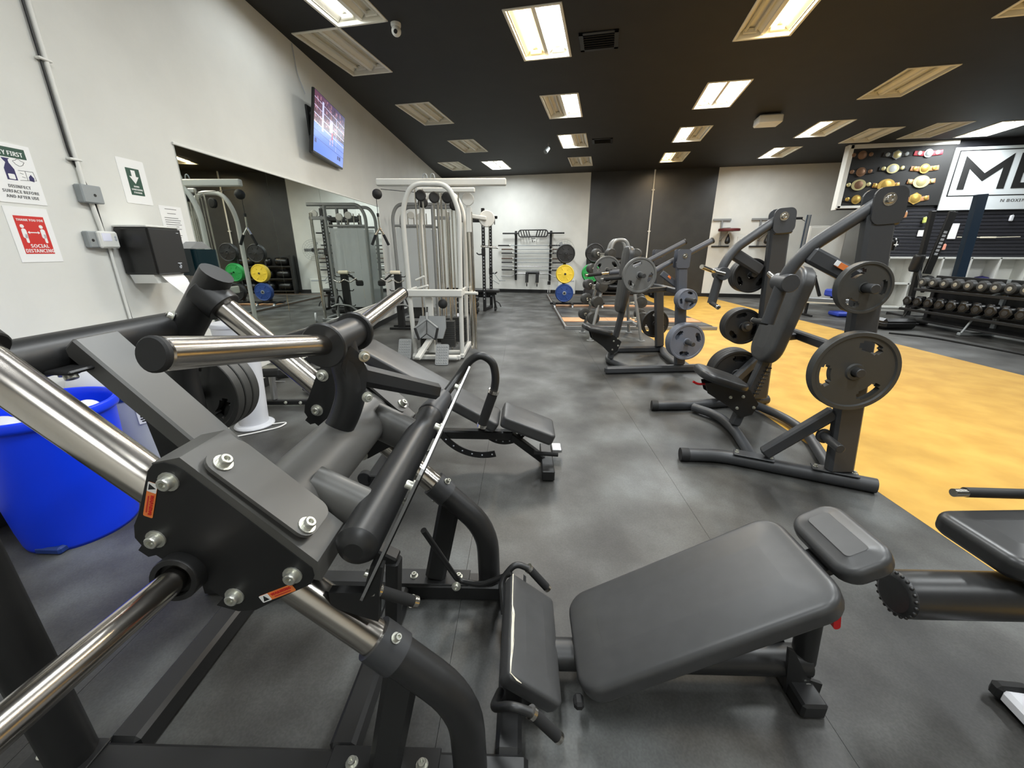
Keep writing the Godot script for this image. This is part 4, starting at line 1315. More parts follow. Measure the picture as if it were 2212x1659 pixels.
# ---------------------------------------------------------------- benches and seats near the left wall
func make_adjustable_bench():
	var o = thing("adjustable_bench", "grey padded adjustable bench with curved hole ladders behind the leg press", "bench", W(2.4, 0, -1.88), TH)
	var v = func(x, y, z): return Vector3(x - 2.4, y, z)
	var s = S(); pad(s, tilt(v.call(2.215, 0.61, 0), -30.5), 0.98, 0.27, 0.07, 0.03, 0.014, 0.004); obj("back_pad", s, "vinyl", o)
	s = S(); pad(s, tilt(v.call(2.83, 0.355, 0), -22), 0.36, 0.28, 0.075, 0.03, 0.014, 0.004); obj("seat_pad", s, "vinyl", o)
	s = S(); bar(s, v.call(1.95, 0.24, 0), v.call(2.72, 0.235, 0), 0.06, 0.06, 0.008); obj("main_beam", s, "black_deep", o)
	s = S(); bar(s, v.call(2.70, 0.235, 0), v.call(2.93, 0.05, 0), 0.06, 0.05, 0.008); obj("leg", s, "black_deep", o)
	s = S(); bar(s, v.call(1.95, 0.24, 0), v.call(1.86, 0.05, 0), 0.06, 0.05, 0.008); obj("leg", s, "black_deep", o)
	s = S(); bar(s, v.call(2.95, 0.04, -0.2), v.call(2.95, 0.04, 0.2), 0.08, 0.07, 0.006); obj("foot", s, "black_deep", o)
	s = S(); bar(s, v.call(1.85, 0.04, -0.26), v.call(1.85, 0.04, 0.28), 0.07, 0.07, 0.006); obj("foot", s, "black_deep", o)
	s = S(); bar(s, v.call(2.99, 0.075, -0.12), v.call(3.06, 0.075, -0.12), 0.1, 0.03, 0.006); obj("foot_guard", s, "alu", o)
	s = S(); cyl(s, v.call(1.80, 0.05, 0.24), v.call(1.80, 0.05, 0.28), 0.045); obj("wheel", s, "rubber_black", o)
	for q in [[2.52, 0.42, 0.32, 190.0, 285.0, 0.035], [2.66, 0.33, 0.16, 195.0, 320.0, -0.03]]:   # ladders with real holes between links
		s = S()
		var n = 8
		var out = []
		var inn = []
		for k in 25:
			var a = deg_to_rad(lerp(q[3], q[4], k / 24.0))
			out.append(Vector2(q[0] - 2.4 + cos(a) * (q[2] + 0.022), q[1] + sin(a) * (q[2] + 0.022)))
			inn.append(Vector2(q[0] - 2.4 + cos(a) * (q[2] - 0.022), q[1] + sin(a) * (q[2] - 0.022)))
		inn.reverse()
		prism(s, out + inn, at2(0, 0, q[5]), 0.008)
		var ld = obj("ladder", s, "black_deep", o)
		for k in n:
			var a = deg_to_rad(lerp(q[3] + 6, q[4] - 4, k / (n - 1.0)))
			s = S(); cyl(s, Vector3(q[0] - 2.4 + cos(a) * q[2], q[1] + sin(a) * q[2], q[5] - 0.001), Vector3(q[0] - 2.4 + cos(a) * q[2], q[1] + sin(a) * q[2], q[5] + 0.0095), 0.0065, 12)
			obj("hole", s, "bin_grey", ld)
	s = S(); tube(s, [v.call(2.78, 0.25, -0.1), v.call(2.99, 0.235, -0.1)], 0.008, 0, 10); obj("seat_pin", s, "zinc", o)
	s = S(); tube(s, [v.call(2.86, 0.13, 0.06), v.call(3.02, 0.12, 0.06)], 0.014, 0, 12); obj("grip", s, "foam", o)

func make_wall_bench():
	var o = thing("incline_bench", "black bench with a grey pad under the mirror behind the leg press rails", "bench", W(0.75, 0, -3.05), TH)
	var v = func(x, y, z): return Vector3(x - 0.75, y, z + 3.05)
	var s = S(); pad(s, tilt(v.call(0.86, 0.745, -3.15), 15.5), 0.72, 0.26, 0.06, 0.05, 0.02, 0.004); obj("back_pad", s, "vinyl", o)
	s = S(); pad(s, tilt(v.call(0.5, 0.40, -2.95), 3), 0.24, 0.24, 0.085, 0.05, 0.03, 0.02); obj("seat_pad", s, "vinyl_black", o)
	s = S(); bar(s, v.call(0.32, 0.04, -2.93), v.call(1.2, 0.04, -2.97), 0.05, 0.05, 0.01); obj("floor_beam", s, "black_deep", o)
	s = S(); bar(s, v.call(0.5, 0.04, -3.35), v.call(1.1, 0.04, -2.97), 0.05, 0.05, 0.01); obj("floor_beam", s, "black_deep", o)
	s = S(); bar(s, v.call(0.45, 0.31, -2.95), v.call(0.44, 0.06, -2.94), 0.06, 0.04, 0.01, Vector3(1, 0, 0)); obj("seat_leg", s, "alu", o)
	s = S(); bar(s, v.call(1.05, 0.72, -3.15), v.call(1.0, 0.06, -3.0), 0.05, 0.05, 0.01, Vector3(1, 0, 0)); obj("back_leg", s, "black_deep", o)
	s = S(); bar(s, v.call(0.5, 0.29, -2.95), v.call(1.02, 0.34, -3.05), 0.05, 0.05, 0.01); obj("seat_beam", s, "black_deep", o)
	for x in [0.56, 0.7]:
		s = S(); bolt(s, v.call(x, 0.045, -2.908), Vector3(0, 0.3, 1), 0.01); obj("bolt", s, "zinc", o)
	s = S(); tube(s, [v.call(0.53, 0.27, -2.86), v.call(0.62, 0.27, -2.86)], 0.009, 0, 10); obj("pin", s, "alu", o)

func make_leg_extension():   # cut off by the right edge of the photo
	var o = thing("leg_extension", "black leg extension machine with thick rollers at the right edge", "leg extension", Vector3(1.45, 0, -1.28), TH)
	var fr = o.transform
	var v = func(p): return fr.affine_inverse() * p
	var a = v.call(Vector3(0.905, 0.43, -1.165))
	var s = S(); lathe(s, a, Vector3.RIGHT, [[0.05, 0.0], [0.06, 0.004], [0.066, 0.014], [0.066, 0.014], [0.067, 0.03], [0.067, 0.44], [0.055, 0.45]], 36)
	var ro = obj("roller_pad", s, "vinyl_black", o)
	s = S()
	for k in 22:
		var t = TAU * k / 22
		ball(s, a + Vector3(0.008, cos(t) * 0.0625, sin(t) * 0.0625), 0.0055, 8)
	obj("pleat", s, "vinyl_black", ro)
	s = S(); tube(s, [a + V(0.44, 0, 0), a + V(0.62, 0, 0)], 0.02, 0, 14); obj("roller_axle", s, "chrome", o)
	s = S(); pad(s, Transform3D(Basis(Vector3(0, 0, 1), deg_to_rad(2)), v.call(Vector3(1.36, 0.60, -1.33))), 0.46, 0.26, 0.07, 0.05, 0.028, 0.006); obj("thigh_pad", s, "vinyl_black", o)
	s = S(); tube(s, [v.call(Vector3(1.19, 0.56, -1.2)), v.call(Vector3(1.26, 0.48, -1.18)), v.call(Vector3(1.36, 0.40, -1.17))], 0.016, 0.03, 14)
	var sw = obj("swing_arm", s, "charcoal", o)
	s = S(); tube(s, [v.call(Vector3(1.18, 0.568, -1.2)), v.call(Vector3(1.21, 0.537, -1.195))], 0.019, 0, 16); obj("arm_ferrule", s, "chrome", sw)
	s = S(); tube(s, [v.call(Vector3(1.20, 0.625, -1.47)), v.call(Vector3(1.29, 0.625, -1.49))], 0.014, 0, 14); obj("handle_end", s, "chrome", o)
	s = S(); tube(s, [v.call(Vector3(1.24, 0.625, -1.482)), v.call(Vector3(1.52, 0.625, -1.53))], 0.017, 0, 14); obj("handle_grip", s, "print_black", o)
	s = S(); bar(s, v.call(Vector3(1.39, 0.035, -1.25)), v.call(Vector3(1.41, 0.035, -0.9)), 0.09, 0.05, 0.012); obj("foot", s, "bin_white", o, "white floor foot with a black tip")
	s = S(); bar(s, v.call(Vector3(1.385, 0.034, -1.285)), v.call(Vector3(1.39, 0.034, -1.245)), 0.1, 0.055, 0.012); obj("foot_cap", s, "rubber_black", o)
	s = S(); bar(s, v.call(Vector3(1.42, 0.06, -1.2)), v.call(Vector3(1.62, 0.60, -1.33)), 0.07, 0.07, 0.01); bar(s, v.call(Vector3(1.36, 0.04, -1.1)), v.call(Vector3(1.9, 0.04, -1.2)), 0.07, 0.06, 0.01); obj("post", s, "charcoal", o)
	s = S(); pad(s, Transform3D(Basis(Vector3(0, 0, 1), deg_to_rad(80)), v.call(Vector3(1.85, 0.95, -1.36))), 0.6, 0.3, 0.08, 0.06, 0.028, 0.006); bar(s, v.call(Vector3(1.85, 0.05, -1.2)), v.call(Vector3(1.9, 0.95, -1.36)), 0.06, 0.06, 0.01); obj("back_rest", s, "vinyl_black", o)

# ---------------------------------------------------------------- bins and bits by the left wall
func make_bins():
	var o = thing("recycling_bin", "round bright blue plastic bin with paper inside", "bin", W(0.44, 0, -1.19), TH)
	var s = S()
	lathe(s, Vector3.ZERO, Vector3.UP, [[0.2, 0.01], [0.215, 0.0], [0.22, 0.02], [0.228, 0.1], [0.262, 0.64], [0.262, 0.64], [0.277, 0.645], [0.28, 0.66], [0.28, 0.685], [0.272, 0.695], [0.262, 0.69], [0.256, 0.66], [0.215, 0.06], [0.2, 0.05]], 48, true, true)
	obj("shell", s, "blue_bin", o)
	s = S(); box(s, V(0.05, 0.02, 0.2), V(0.13, 0.04, 0.05), 0.01); obj("foot_recess", s, "blue_dark", o)
	s = S(); ball(s, V(0.12, 0.62, -0.1), 0.06, 14); obj("crumpled_paper", s, "paper", o)
	s = S(); ball(s, V(-0.08, 0.6, 0.1), 0.07, 14); ball(s, V(0.03, 0.58, 0.0), 0.08, 14); obj("crumpled_paper", s, "bin_white", o)
	s = S(); ball(s, V(0.05, 0.60, 0.17), 0.05, 14); obj("crumpled_wrapper", s, "neon", o)
	o = thing("swing_lid_bin", "grey-white round bin with a blue band and a label under a white dome lid", "bin", W(0.3, 0, -1.74), TH)
	s = S(); lathe(s, Vector3.ZERO, Vector3.UP, [[0.19, 0.0], [0.2, 0.01], [0.225, 0.6], [0.225, 0.6], [0.2, 0.6]], 44); obj("body", s, "bin_grey", o)
	s = S(); lathe(s, V(0, 0.56, 0), Vector3.UP, [[0.226, 0], [0.231, 0.004], [0.234, 0.075], [0.228, 0.08]], 44); obj("liner_band", s, "blue_dark", o)
	s = S(); lathe(s, V(0, 0.635, 0), Vector3.UP, [[0.236, 0], [0.236, 0.015], [0.236, 0.015], [0.225, 0.05], [0.18, 0.1], [0.1, 0.13], [0.0, 0.135]], 44); obj("dome_lid", s, "bin_white", o)
	var lb = Node3D.new(); lb.name = "label"; o.add_child(lb)
	lb.position = V(0.19, 0.47, 0.112); lb.rotation_degrees = Vector3(0, 59, 0)
	s = S(); panel(s, 0.06, 0.13, 0.002); obj("sticker", s, "paper", lb)
	s = S(); panel(s, 0.024, 0.026, 0.001, 0.002, 0.002); var pb = obj("black_square", s, "print_black", lb); pb.position = V(-0.008, 0.045, 0)
	text("U", 0.016, lb, at2(-0.008, 0.045, 0.0035), "paper")
	s = S(); prism(s, rrect(0.018, 0.006, 0.004), at2(0, -0.02, 0.002), 0.001); prism(s, rrect(0.02, 0.004, 0.003), at2(0, -0.036, 0.002), 0.001); prism(s, rrect(0.016, 0.004, 0.003), at2(0, -0.05, 0.002), 0.001); obj("print", s, "print_black", lb)
	o = thing("air_purifier", "tall slim white unit with a flat top, round foot and white cord", "air purifier", W(0.52, 0, -2.5), TH)
	s = S(); lathe(s, Vector3.ZERO, Vector3.UP, [[0.145, 0], [0.15, 0.004], [0.15, 0.012], [0.14, 0.022], [0.14, 0.022], [0.105, 0.03]], 40); obj("foot", s, "bin_white", o)
	s = S(); lathe(s, Vector3.ZERO, Vector3.UP, [[0.105, 0.02], [0.108, 0.03], [0.15, 0.84], [0.15, 0.84], [0.14, 0.85]], 40); obj("body", s, "bin_white", o)
	s = S(); lathe(s, V(0, 0.84, 0), Vector3.UP, [[0.152, 0], [0.157, 0.003], [0.157, 0.025], [0.15, 0.032], [0.15, 0.032], [0.0, 0.036]], 40); obj("lid", s, "bin_white", o)
	s = S(); tube(s, [V(0.1, 0.008, 0.02), V(0.26, 0.008, -0.05), V(0.25, 0.008, 0.06), V(0.1, 0.008, 0.18), V(-0.05, 0.008, 0.28), V(-0.2, 0.008, 0.22)], 0.006, 0.05, 8)
	obj("power_cord", s, "white_cord", o, "thin white cord looped on the floor")
	o = thing("plastic_box", "cream-coloured plastic box beside the slim white unit", "box", W(0.28, 0, -2.2), TH)
	s = S(); prism(s, [Vector2(-0.16, 0), Vector2(0.19, 0), Vector2(0.15, 0.3), Vector2(-0.13, 0.3)], at2(0, 0, -0.09), 0.18); obj("body", s, "cream", o)
	s = S(); box(s, V(0.01, 0.305, 0), V(0.3, 0.012, 0.19), 0.004); obj("lid", s, "cream", o)

# ---------------------------------------------------------------- cable stations
func make_cable_tower():
	var o = thing("cable_tower", "pale grey four-stack cable tower with a long top beam", "cable machine", W(1.64, 0, -5.04), TH)
	var v = func(x, y, z):
		return Vector3(2.772 + (x - 2.772) * 1.055 - 1.64, y if y < 0.2 else 1.4 + (y - 1.4) * 1.055, 0.555 + (z - 0.555) * 1.055 + 5.04)
	var s
	var zf = -4.5
	for q in [[zf, 1.36, 2.03], [-5.2, 1.4, 2.0]]:
		s = S()
		tube(s, [v.call(q[1] + 0.03, 0.03, q[0]), v.call(q[1] + 0.01, 0.9, q[0]), v.call(q[1], 1.85, q[0]), v.call(q[1] + 0.12, 2.13, q[0]), v.call(q[2] - 0.12, 2.13, q[0]), v.call(q[2], 1.85, q[0]), v.call(q[2] - 0.02, 0.9, q[0]), v.call(q[2] - 0.03, 0.03, q[0])], 0.03, 0.14, 16)
		obj("arch_frame", s, "silver", o)
	for x in [1.39, 2.0]:
		s = S(); bar(s, v.call(x, 0.035, zf + 0.05), v.call(x, 0.035, -5.25), 0.06, 0.06, 0.01); obj("floor_runner", s, "silver", o)
	s = S(); bar(s, v.call(1.39, 0.05, -4.62), v.call(2.0, 0.05, -4.62), 0.06, 0.05, 0.01); bar(s, v.call(1.39, 0.05, -4.35), v.call(2.0, 0.05, -4.35), 0.06, 0.06, 0.01); obj("floor_cross_beam", s, "silver", o)
	s = S(); bar(s, v.call(1.36, 0.905, -4.9), v.call(1.36, 0.905, zf + 0.04), 0.03, 0.1, 0.012); bar(s, v.call(1.345, 0.905, zf + 0.04), v.call(2.035, 0.905, zf + 0.04), 0.04, 0.1, 0.014); bar(s, v.call(2.02, 0.905, -4.9), v.call(2.02, 0.905, zf + 0.04), 0.03, 0.1, 0.012); obj("wrap_rail", s, "silver", o)
	s = S(); bar(s, v.call(0.99, 2.19, -4.8), v.call(2.57, 2.19, -4.8), 0.08, 0.085, 0.012); obj("beam", s, "silver", o)
	s = S(); bar(s, v.call(1.5, 2.09, -4.7), v.call(2.2, 2.09, -4.7), 0.05, 0.06, 0.012); obj("beam", s, "silver", o)
	for x in [1.6, 1.69]:
		s = S()
		var ring = []
		for k in 11:
			var a = PI * k / 10.0
			ring.append(v.call(x + cos(a) * 0.025, 2.225 + sin(a) * 0.05, -4.74))
		tube(s, ring, 0.007, 0, 8); obj("eye_hook", s, "galvanised", o)
	# guide rods and weight stacks
	var rr = RandomNumberGenerator.new(); rr.seed = 5
	for k in 4:
		var sx = [1.53, 1.68, 1.79, 1.9][k]
		var sz = [-4.66, -5.0, -4.72, -5.05][k]
		for e in [-0.045, 0.045]:
			s = S(); cyl(s, v.call(sx + e, 0.06, sz), v.call(sx + e, 2.1, sz), 0.0105, 10); obj("guide_rod", s, "chrome", o)
		s = S(); cyl(s, v.call(sx, 0.7, sz), v.call(sx, 2.05, sz), 0.005, 8); obj("cable", s, "chrome", o)
		var st = Node3D.new(); st.name = unique(o, "weight_stack"); o.add_child(st)
		if not cache.has("stack_plate"):
			s = S(); box(s, Vector3.ZERO, V(0.2, 0.024, 0.11), 0.003); cache.stack_plate = s.commit()
		for n in 16:
			var p = obj("stack_plate", cache.stack_plate, "iron", st)
			p.position = v.call(sx, 0.12 + n * 0.026, sz)
	for q in [[1.56, 2.02, -4.6], [1.72, 2.0, -4.6], [1.87, 2.0, -4.62], [1.5, 1.98, -4.95], [1.9, 1.95, -4.95]]:
		s = S(); lathe(s, v.call(q[0], q[1], q[2] - 0.02), Vector3(0.3, 0, 1), [[0.05, 0], [0.066, 0.004], [0.066, 0.012], [0.055, 0.02], [0.066, 0.028], [0.066, 0.036], [0.05, 0.04]], 24); obj("pulley", s, "rubber_black", o)
	s = S(); ball(s, v.call(1.78, 0.77, -4.5), 0.062); obj("cable_ball", s, "rubber_black", o)
	# seat board, column, foot pads
	s = S(); prism(s, [Vector2(-0.22, -0.14), Vector2(0.17, -0.14), Vector2(0.21, 0.0), Vector2(0.2, 0.16), Vector2(-0.14, 0.16)], Transform3D(Basis(Vector3(1, 0, 0), deg_to_rad(-20)), v.call(1.62, 0.47, -4.45)), 0.03); obj("seat_board", s, "silver_dark", o)
	s = S(); bar(s, v.call(1.6, 0.06, -4.55), v.call(1.6, 0.86, -4.55), 0.1, 0.06, 0.01, Vector3(0, 0, 1)); bar(s, v.call(1.62, 0.36, -4.5), v.call(1.5, 0.08, -4.15), 0.08, 0.05, 0.01); obj("seat_column", s, "silver", o)
	for q in [[1.31, 0.16, -4.32], [1.80, 0.12, -4.2]]:
		s = S(); prism(s, rrect(0.085, 0.14, 0.02, 3), Transform3D(Basis(Vector3(1, 0, 0), deg_to_rad(-30)), v.call(q[0], q[1], q[2])), 0.02)
		var fp = obj("foot_pad", s, "silver_dark", o)
		s = S()
		for i in 5:
			for j in 7:
				box(s, Transform3D(Basis(Vector3(1, 0, 0), deg_to_rad(-30)), v.call(q[0], q[1], q[2])) * V(-0.06 + i * 0.03, -0.11 + j * 0.036, 0.022), V(0.018, 0.02, 0.006), 0.002, Basis(Vector3(1, 0, 0), deg_to_rad(-30)))
		obj("tread", s, "silver_dark", fp)
	s = S(); tube(s, [v.call(1.97, 0.06, -4.28), v.call(1.86, 0.06, -4.28)], 0.03, 0, 14); obj("foot_stop", s, "silver", o)
	# right-hand column with its pulley guard
	s = S(); cyl(s, v.call(2.12, 0.05, -4.85), v.call(2.1, 1.86, -4.85), 0.045, 20); obj("chrome_column", s, "chrome", o)
	s = S(); cyl(s, v.call(2.16, 0.05, -4.8), v.call(2.15, 0.9, -4.8), 0.012, 10); obj("guide_rod", s, "chrome", o)
	s = S(); bar(s, v.call(2.1, 1.62, -4.83), v.call(2.1, 1.92, -4.83), 0.07, 0.06, 0.008, Vector3(0, 0, 1)); obj("slide_block", s, "silver", o)
	s = S(); lathe(s, v.call(2.1, 2.0, -4.8), Vector3(0, 0, 1), [[0.075, 0], [0.082, 0.003], [0.082, 0.02], [0.075, 0.023]], 10); obj("pulley_guard", s, "silver", o)
	s = S(); lathe(s, v.call(2.3, 1.8, -5.1), Vector3(0.2, 0, 1), [[0.1, 0], [0.11, 0.003], [0.11, 0.03], [0.1, 0.033]], 24); obj("pulley_guard", s, "silver", o)
	s = S(); bar(s, v.call(2.1, 1.83, -5.05), v.call(2.3, 1.8, -5.05), 0.05, 0.05); obj("pulley_arm", s, "silver", o)
	s = S(); tube(s, [v.call(2.33, 1.72, -5.05), v.call(2.33, 1.52, -5.05)], 0.004, 0, 6); tube(s, [v.call(2.22, 1.46, -5.05), v.call(2.45, 1.44, -5.05)], 0.014, 0, 10); tube(s, [v.call(2.33, 1.54, -5.05), v.call(2.33, 1.46, -5.05)], 0.012, 0, 8); obj("straight_handle", s, "chrome", o)
	s = S(); tube(s, [v.call(2.02, 0.88, -4.75), v.call(2.2, 0.88, -4.7)], 0.022, 0, 12); obj("side_grip", s, "silver", o)
	s = S(); bar(s, v.call(1.45, 0.95, -4.56), v.call(1.6, 0.99, -4.56), 0.05, 0.03, 0.01); bar(s, v.call(1.44, 1.05, -4.56), v.call(1.56, 1.1, -4.56), 0.05, 0.03, 0.01); obj("paddle", s, "silver", o)
	# left pulley with its rope handle
	s = S(); ball(s, v.call(1.0, 2.055, -4.75), 0.062); obj("pulley_ball", s, "rubber_black", o)
	s = S(); tube(s, [v.call(1.05, 2.11, -4.75), v.call(1.56, 2.06, -4.7)], 0.004, 0, 6); tube(s, [v.call(0.985, 2.0, -4.75), v.call(0.985, 1.82, -4.75)], 0.004, 0, 6); obj("cable", s, "black_deep", o)
	s = S(); cyl(s, v.call(0.985, 1.84, -4.75), v.call(0.985, 1.80, -4.75), 0.016, 12); obj("cable_stop", s, "rubber_black", o)
	s = S()
	tube(s, [v.call(0.985, 1.80, -4.75), v.call(0.99, 1.66, -4.75)], 0.012, 0, 10)
	for k in [-1, 1]: tube(s, [v.call(0.99, 1.67, -4.75), v.call(0.99 + k * 0.055, 1.58, -4.73)], 0.014, 0, 10)
	obj("rope_handle", s, "chrome", o)
	s = S()
	for k in [-1, 1]: tube(s, [v.call(0.99 + k * 0.05, 1.59, -4.73), v.call(0.99 + k * 0.105, 1.47, -4.72)], 0.018, 0, 10)
	obj("rope_grip", s, "foam", o)
	# front row handle hanging on its cable
	s = S(); tube(s, [v.call(1.6, 0.74, -4.42), v.call(1.6, 0.66, -4.38)], 0.012, 0, 8); obj("row_hook", s, "black_deep", o)
	s = S()
	for k in [-1, 1]: tube(s, [v.call(1.6, 0.6, -4.35), v.call(1.6 + k * 0.14, 0.5, -4.3)], 0.015, 0, 10)
	tube(s, [v.call(1.6, 0.68, -4.38), v.call(1.6, 0.6, -4.35)], 0.02, 0, 10)
	obj("row_handle", s, "silver_dark", o)
	s = S()
	for k in [-1, 1]: tube(s, [v.call(1.6 + k * 0.14, 0.5, -4.3), v.call(1.61 + k * 0.1, 0.36, -4.27)], 0.017, 0, 10)
	obj("row_grip", s, "foam", o)
	s = S()
	for k in [-1, 1]: tube(s, [v.call(1.61 + k * 0.1, 0.36, -4.27), v.call(1.6, 0.43, -4.3)], 0.006, 0, 8)
	tube(s, [v.call(1.6, 0.6, -4.35), v.call(1.6, 0.43, -4.3)], 0.006, 0, 8)
	obj("row_strap", s, "black_deep", o)

func make_functional_trainer():
	var o = thing("functional_trainer", "silver cable machine with frosted shrouds against the left wall behind the tower", "cable machine", W(0.7, 0, -7.7), TH)
	var v = func(x, y, z): return Vector3(x - 0.7, y, z + 7.7)
	var s
	for z in [-7.7, -8.25]:
		s = S()
		tube(s, [v.call(0.29, 0.03, z), v.call(0.27, 2.05, z), v.call(0.38, 2.24, z), v.call(1.38, 2.24, z)], 0.032, 0.14, 14)
		tube(s, [v.call(1.05, 0.03, z), v.call(1.05, 2.22, z)], 0.032, 0, 14)
		tube(s, [v.call(0.29, 1.86, z), v.call(1.05, 1.86, z)], 0.022, 0, 12)
		obj("frame", s, "silver_dark", o)
		s = S(); box(s, v.call(0.66, 1.06, z), V(0.68, 1.52, 0.008), 0.002); obj("shroud", s, "frost", o)
	for k in 2:
		for e in [-0.06, 0.06]:
			s = S(); cyl(s, v.call(0.55 + k * 0.25 + e, 0.06, -7.97), v.call(0.55 + k * 0.25 + e, 2.1, -7.97), 0.011, 8); obj("guide_rod", s, "chrome", o)
		s = S(); box(s, v.call(0.55 + k * 0.25, 0.34, -7.97), V(0.2, 0.56, 0.12), 0.004); obj("weight_stack", s, "iron", o)
	for q in [[0.62, 2.05], [0.8, 2.02], [1.28, 2.08]]:
		s = S(); lathe(s, v.call(q[0], q[1], -7.76), Vector3(0, 0, 1), [[0.06, 0], [0.068, 0.004], [0.068, 0.03], [0.06, 0.034]], 20); obj("pulley", s, "silver", o)
	s = S(); cyl(s, v.call(1.34, 0.04, -7.72), v.call(1.34, 2.1, -7.72), 0.03, 16); obj("column", s, "chrome", o)
	s = S(); bar(s, v.call(1.05, 2.0, -7.72), v.call(1.38, 2.0, -7.72), 0.05, 0.06, 0.008); bar(s, v.call(0.29, 0.035, -7.72), v.call(1.4, 0.035, -7.72), 0.06, 0.06, 0.01); bar(s, v.call(0.29, 0.035, -8.25), v.call(1.4, 0.035, -8.25), 0.06, 0.06, 0.01); bar(s, v.call(1.36, 0.035, -8.25), v.call(1.36, 0.035, -7.72), 0.06, 0.06, 0.01); bar(s, v.call(0.29, 0.035, -8.25), v.call(0.29, 0.035, -7.72), 0.06, 0.06, 0.01); obj("floor_frame", s, "silver_dark", o)
	s = S(); lathe(s, v.call(1.46, 0.1, -7.6), Vector3(1, 0, 0.4), [[0.09, 0], [0.095, 0.004], [0.095, 0.03], [0.09, 0.034]], 24); obj("low_pulley", s, "bin_white", o)

func make_attachment_rack():
	var o = thing("cable_attachment_rack", "black rack of cable bars and grips beside the cable tower", "attachment rack", W(0.5, 0, -6.95), TH)
	var s = S(); bar(s, V(0, 0.03, 0), V(0, 1.0, 0), 0.12, 0.1, 0.01, Vector3(0, 0, 1)); obj("post", s, "black_deep", o)
	s = S(); bar(s, V(-0.2, 0.02, 0.1), V(0.2, 0.02, 0.1), 0.06, 0.04); bar(s, V(-0.2, 0.02, -0.15), V(0.2, 0.02, -0.15), 0.06, 0.04); bar(s, V(0, 0.02, -0.15), V(0, 0.02, 0.1), 0.06, 0.04); obj("base", s, "black_deep", o)
	var hk = 0
	for y in [0.95, 0.7, 0.42]:
		for k in [-1, 1]:
			s = S(); tube(s, [V(k * 0.05, y, 0), V(k * 0.14, y, 0.03), V(k * 0.16, y + 0.03, 0.03)], 0.008, 0.02, 8); obj("hook", s, "black_deep", o)
	var a = thing("cable_bar", "short cable bar with a cream foam roller on top of the attachment rack", "cable bar", W(0.48, 1.03, -6.88), TH)
	s = S(); cyl(s, V(-0.085, 0, 0), V(0.085, 0, 0), 0.032, 18); obj("foam_roller", s, "cream", a)
	s = S(); tube(s, [V(-0.2, 0, 0), V(0.12, 0, 0)], 0.012, 0, 10); obj("bar", s, "chrome", a)
	a = thing("curl_bar", "bent chrome curl bar hanging on the attachment rack", "cable bar", W(0.47, 0.88, -6.82), TH)
	s = S(); tube(s, [V(-0.24, 0.05, 0), V(-0.12, -0.02, 0), V(-0.02, 0.03, 0), V(0.08, -0.03, 0), V(0.18, 0.02, 0)], 0.013, 0.03, 10); obj("bar", s, "chrome", a)
	a = thing("ankle_strap", "black strap grip slung off the side of the attachment rack", "cable grip", W(0.33, 0.9, -6.9), TH)
	s = S(); bar(s, V(0.1, 0.12, 0), V(-0.08, -0.02, 0), 0.03, 0.03, 0.008); box(s, V(-0.12, -0.06, 0), V(0.14, 0.1, 0.05), 0.02); obj("strap", s, "strap", a)
	a = thing("tricep_grip", "dark rope grip low on the attachment rack", "cable grip", W(0.6, 0.55, -6.86), TH)
	s = S(); tube(s, [V(-0.1, -0.2, 0), V(-0.04, 0, 0), V(0, 0.08, 0), V(0.04, 0, 0), V(0.1, -0.2, 0)], 0.014, 0.05, 10); obj("rope", s, "strap", a)
	a = thing("wide_grip", "curved grey grip bar in the middle of the attachment rack", "cable bar", W(0.5, 0.42, -6.8), TH)
	s = S(); tube(s, [V(-0.22, -0.06, 0), V(-0.12, 0.02, 0), V(0.12, 0.05, 0), V(0.24, 0.0, 0)], 0.016, 0.05, 10); obj("bar", s, "silver_dark", a)

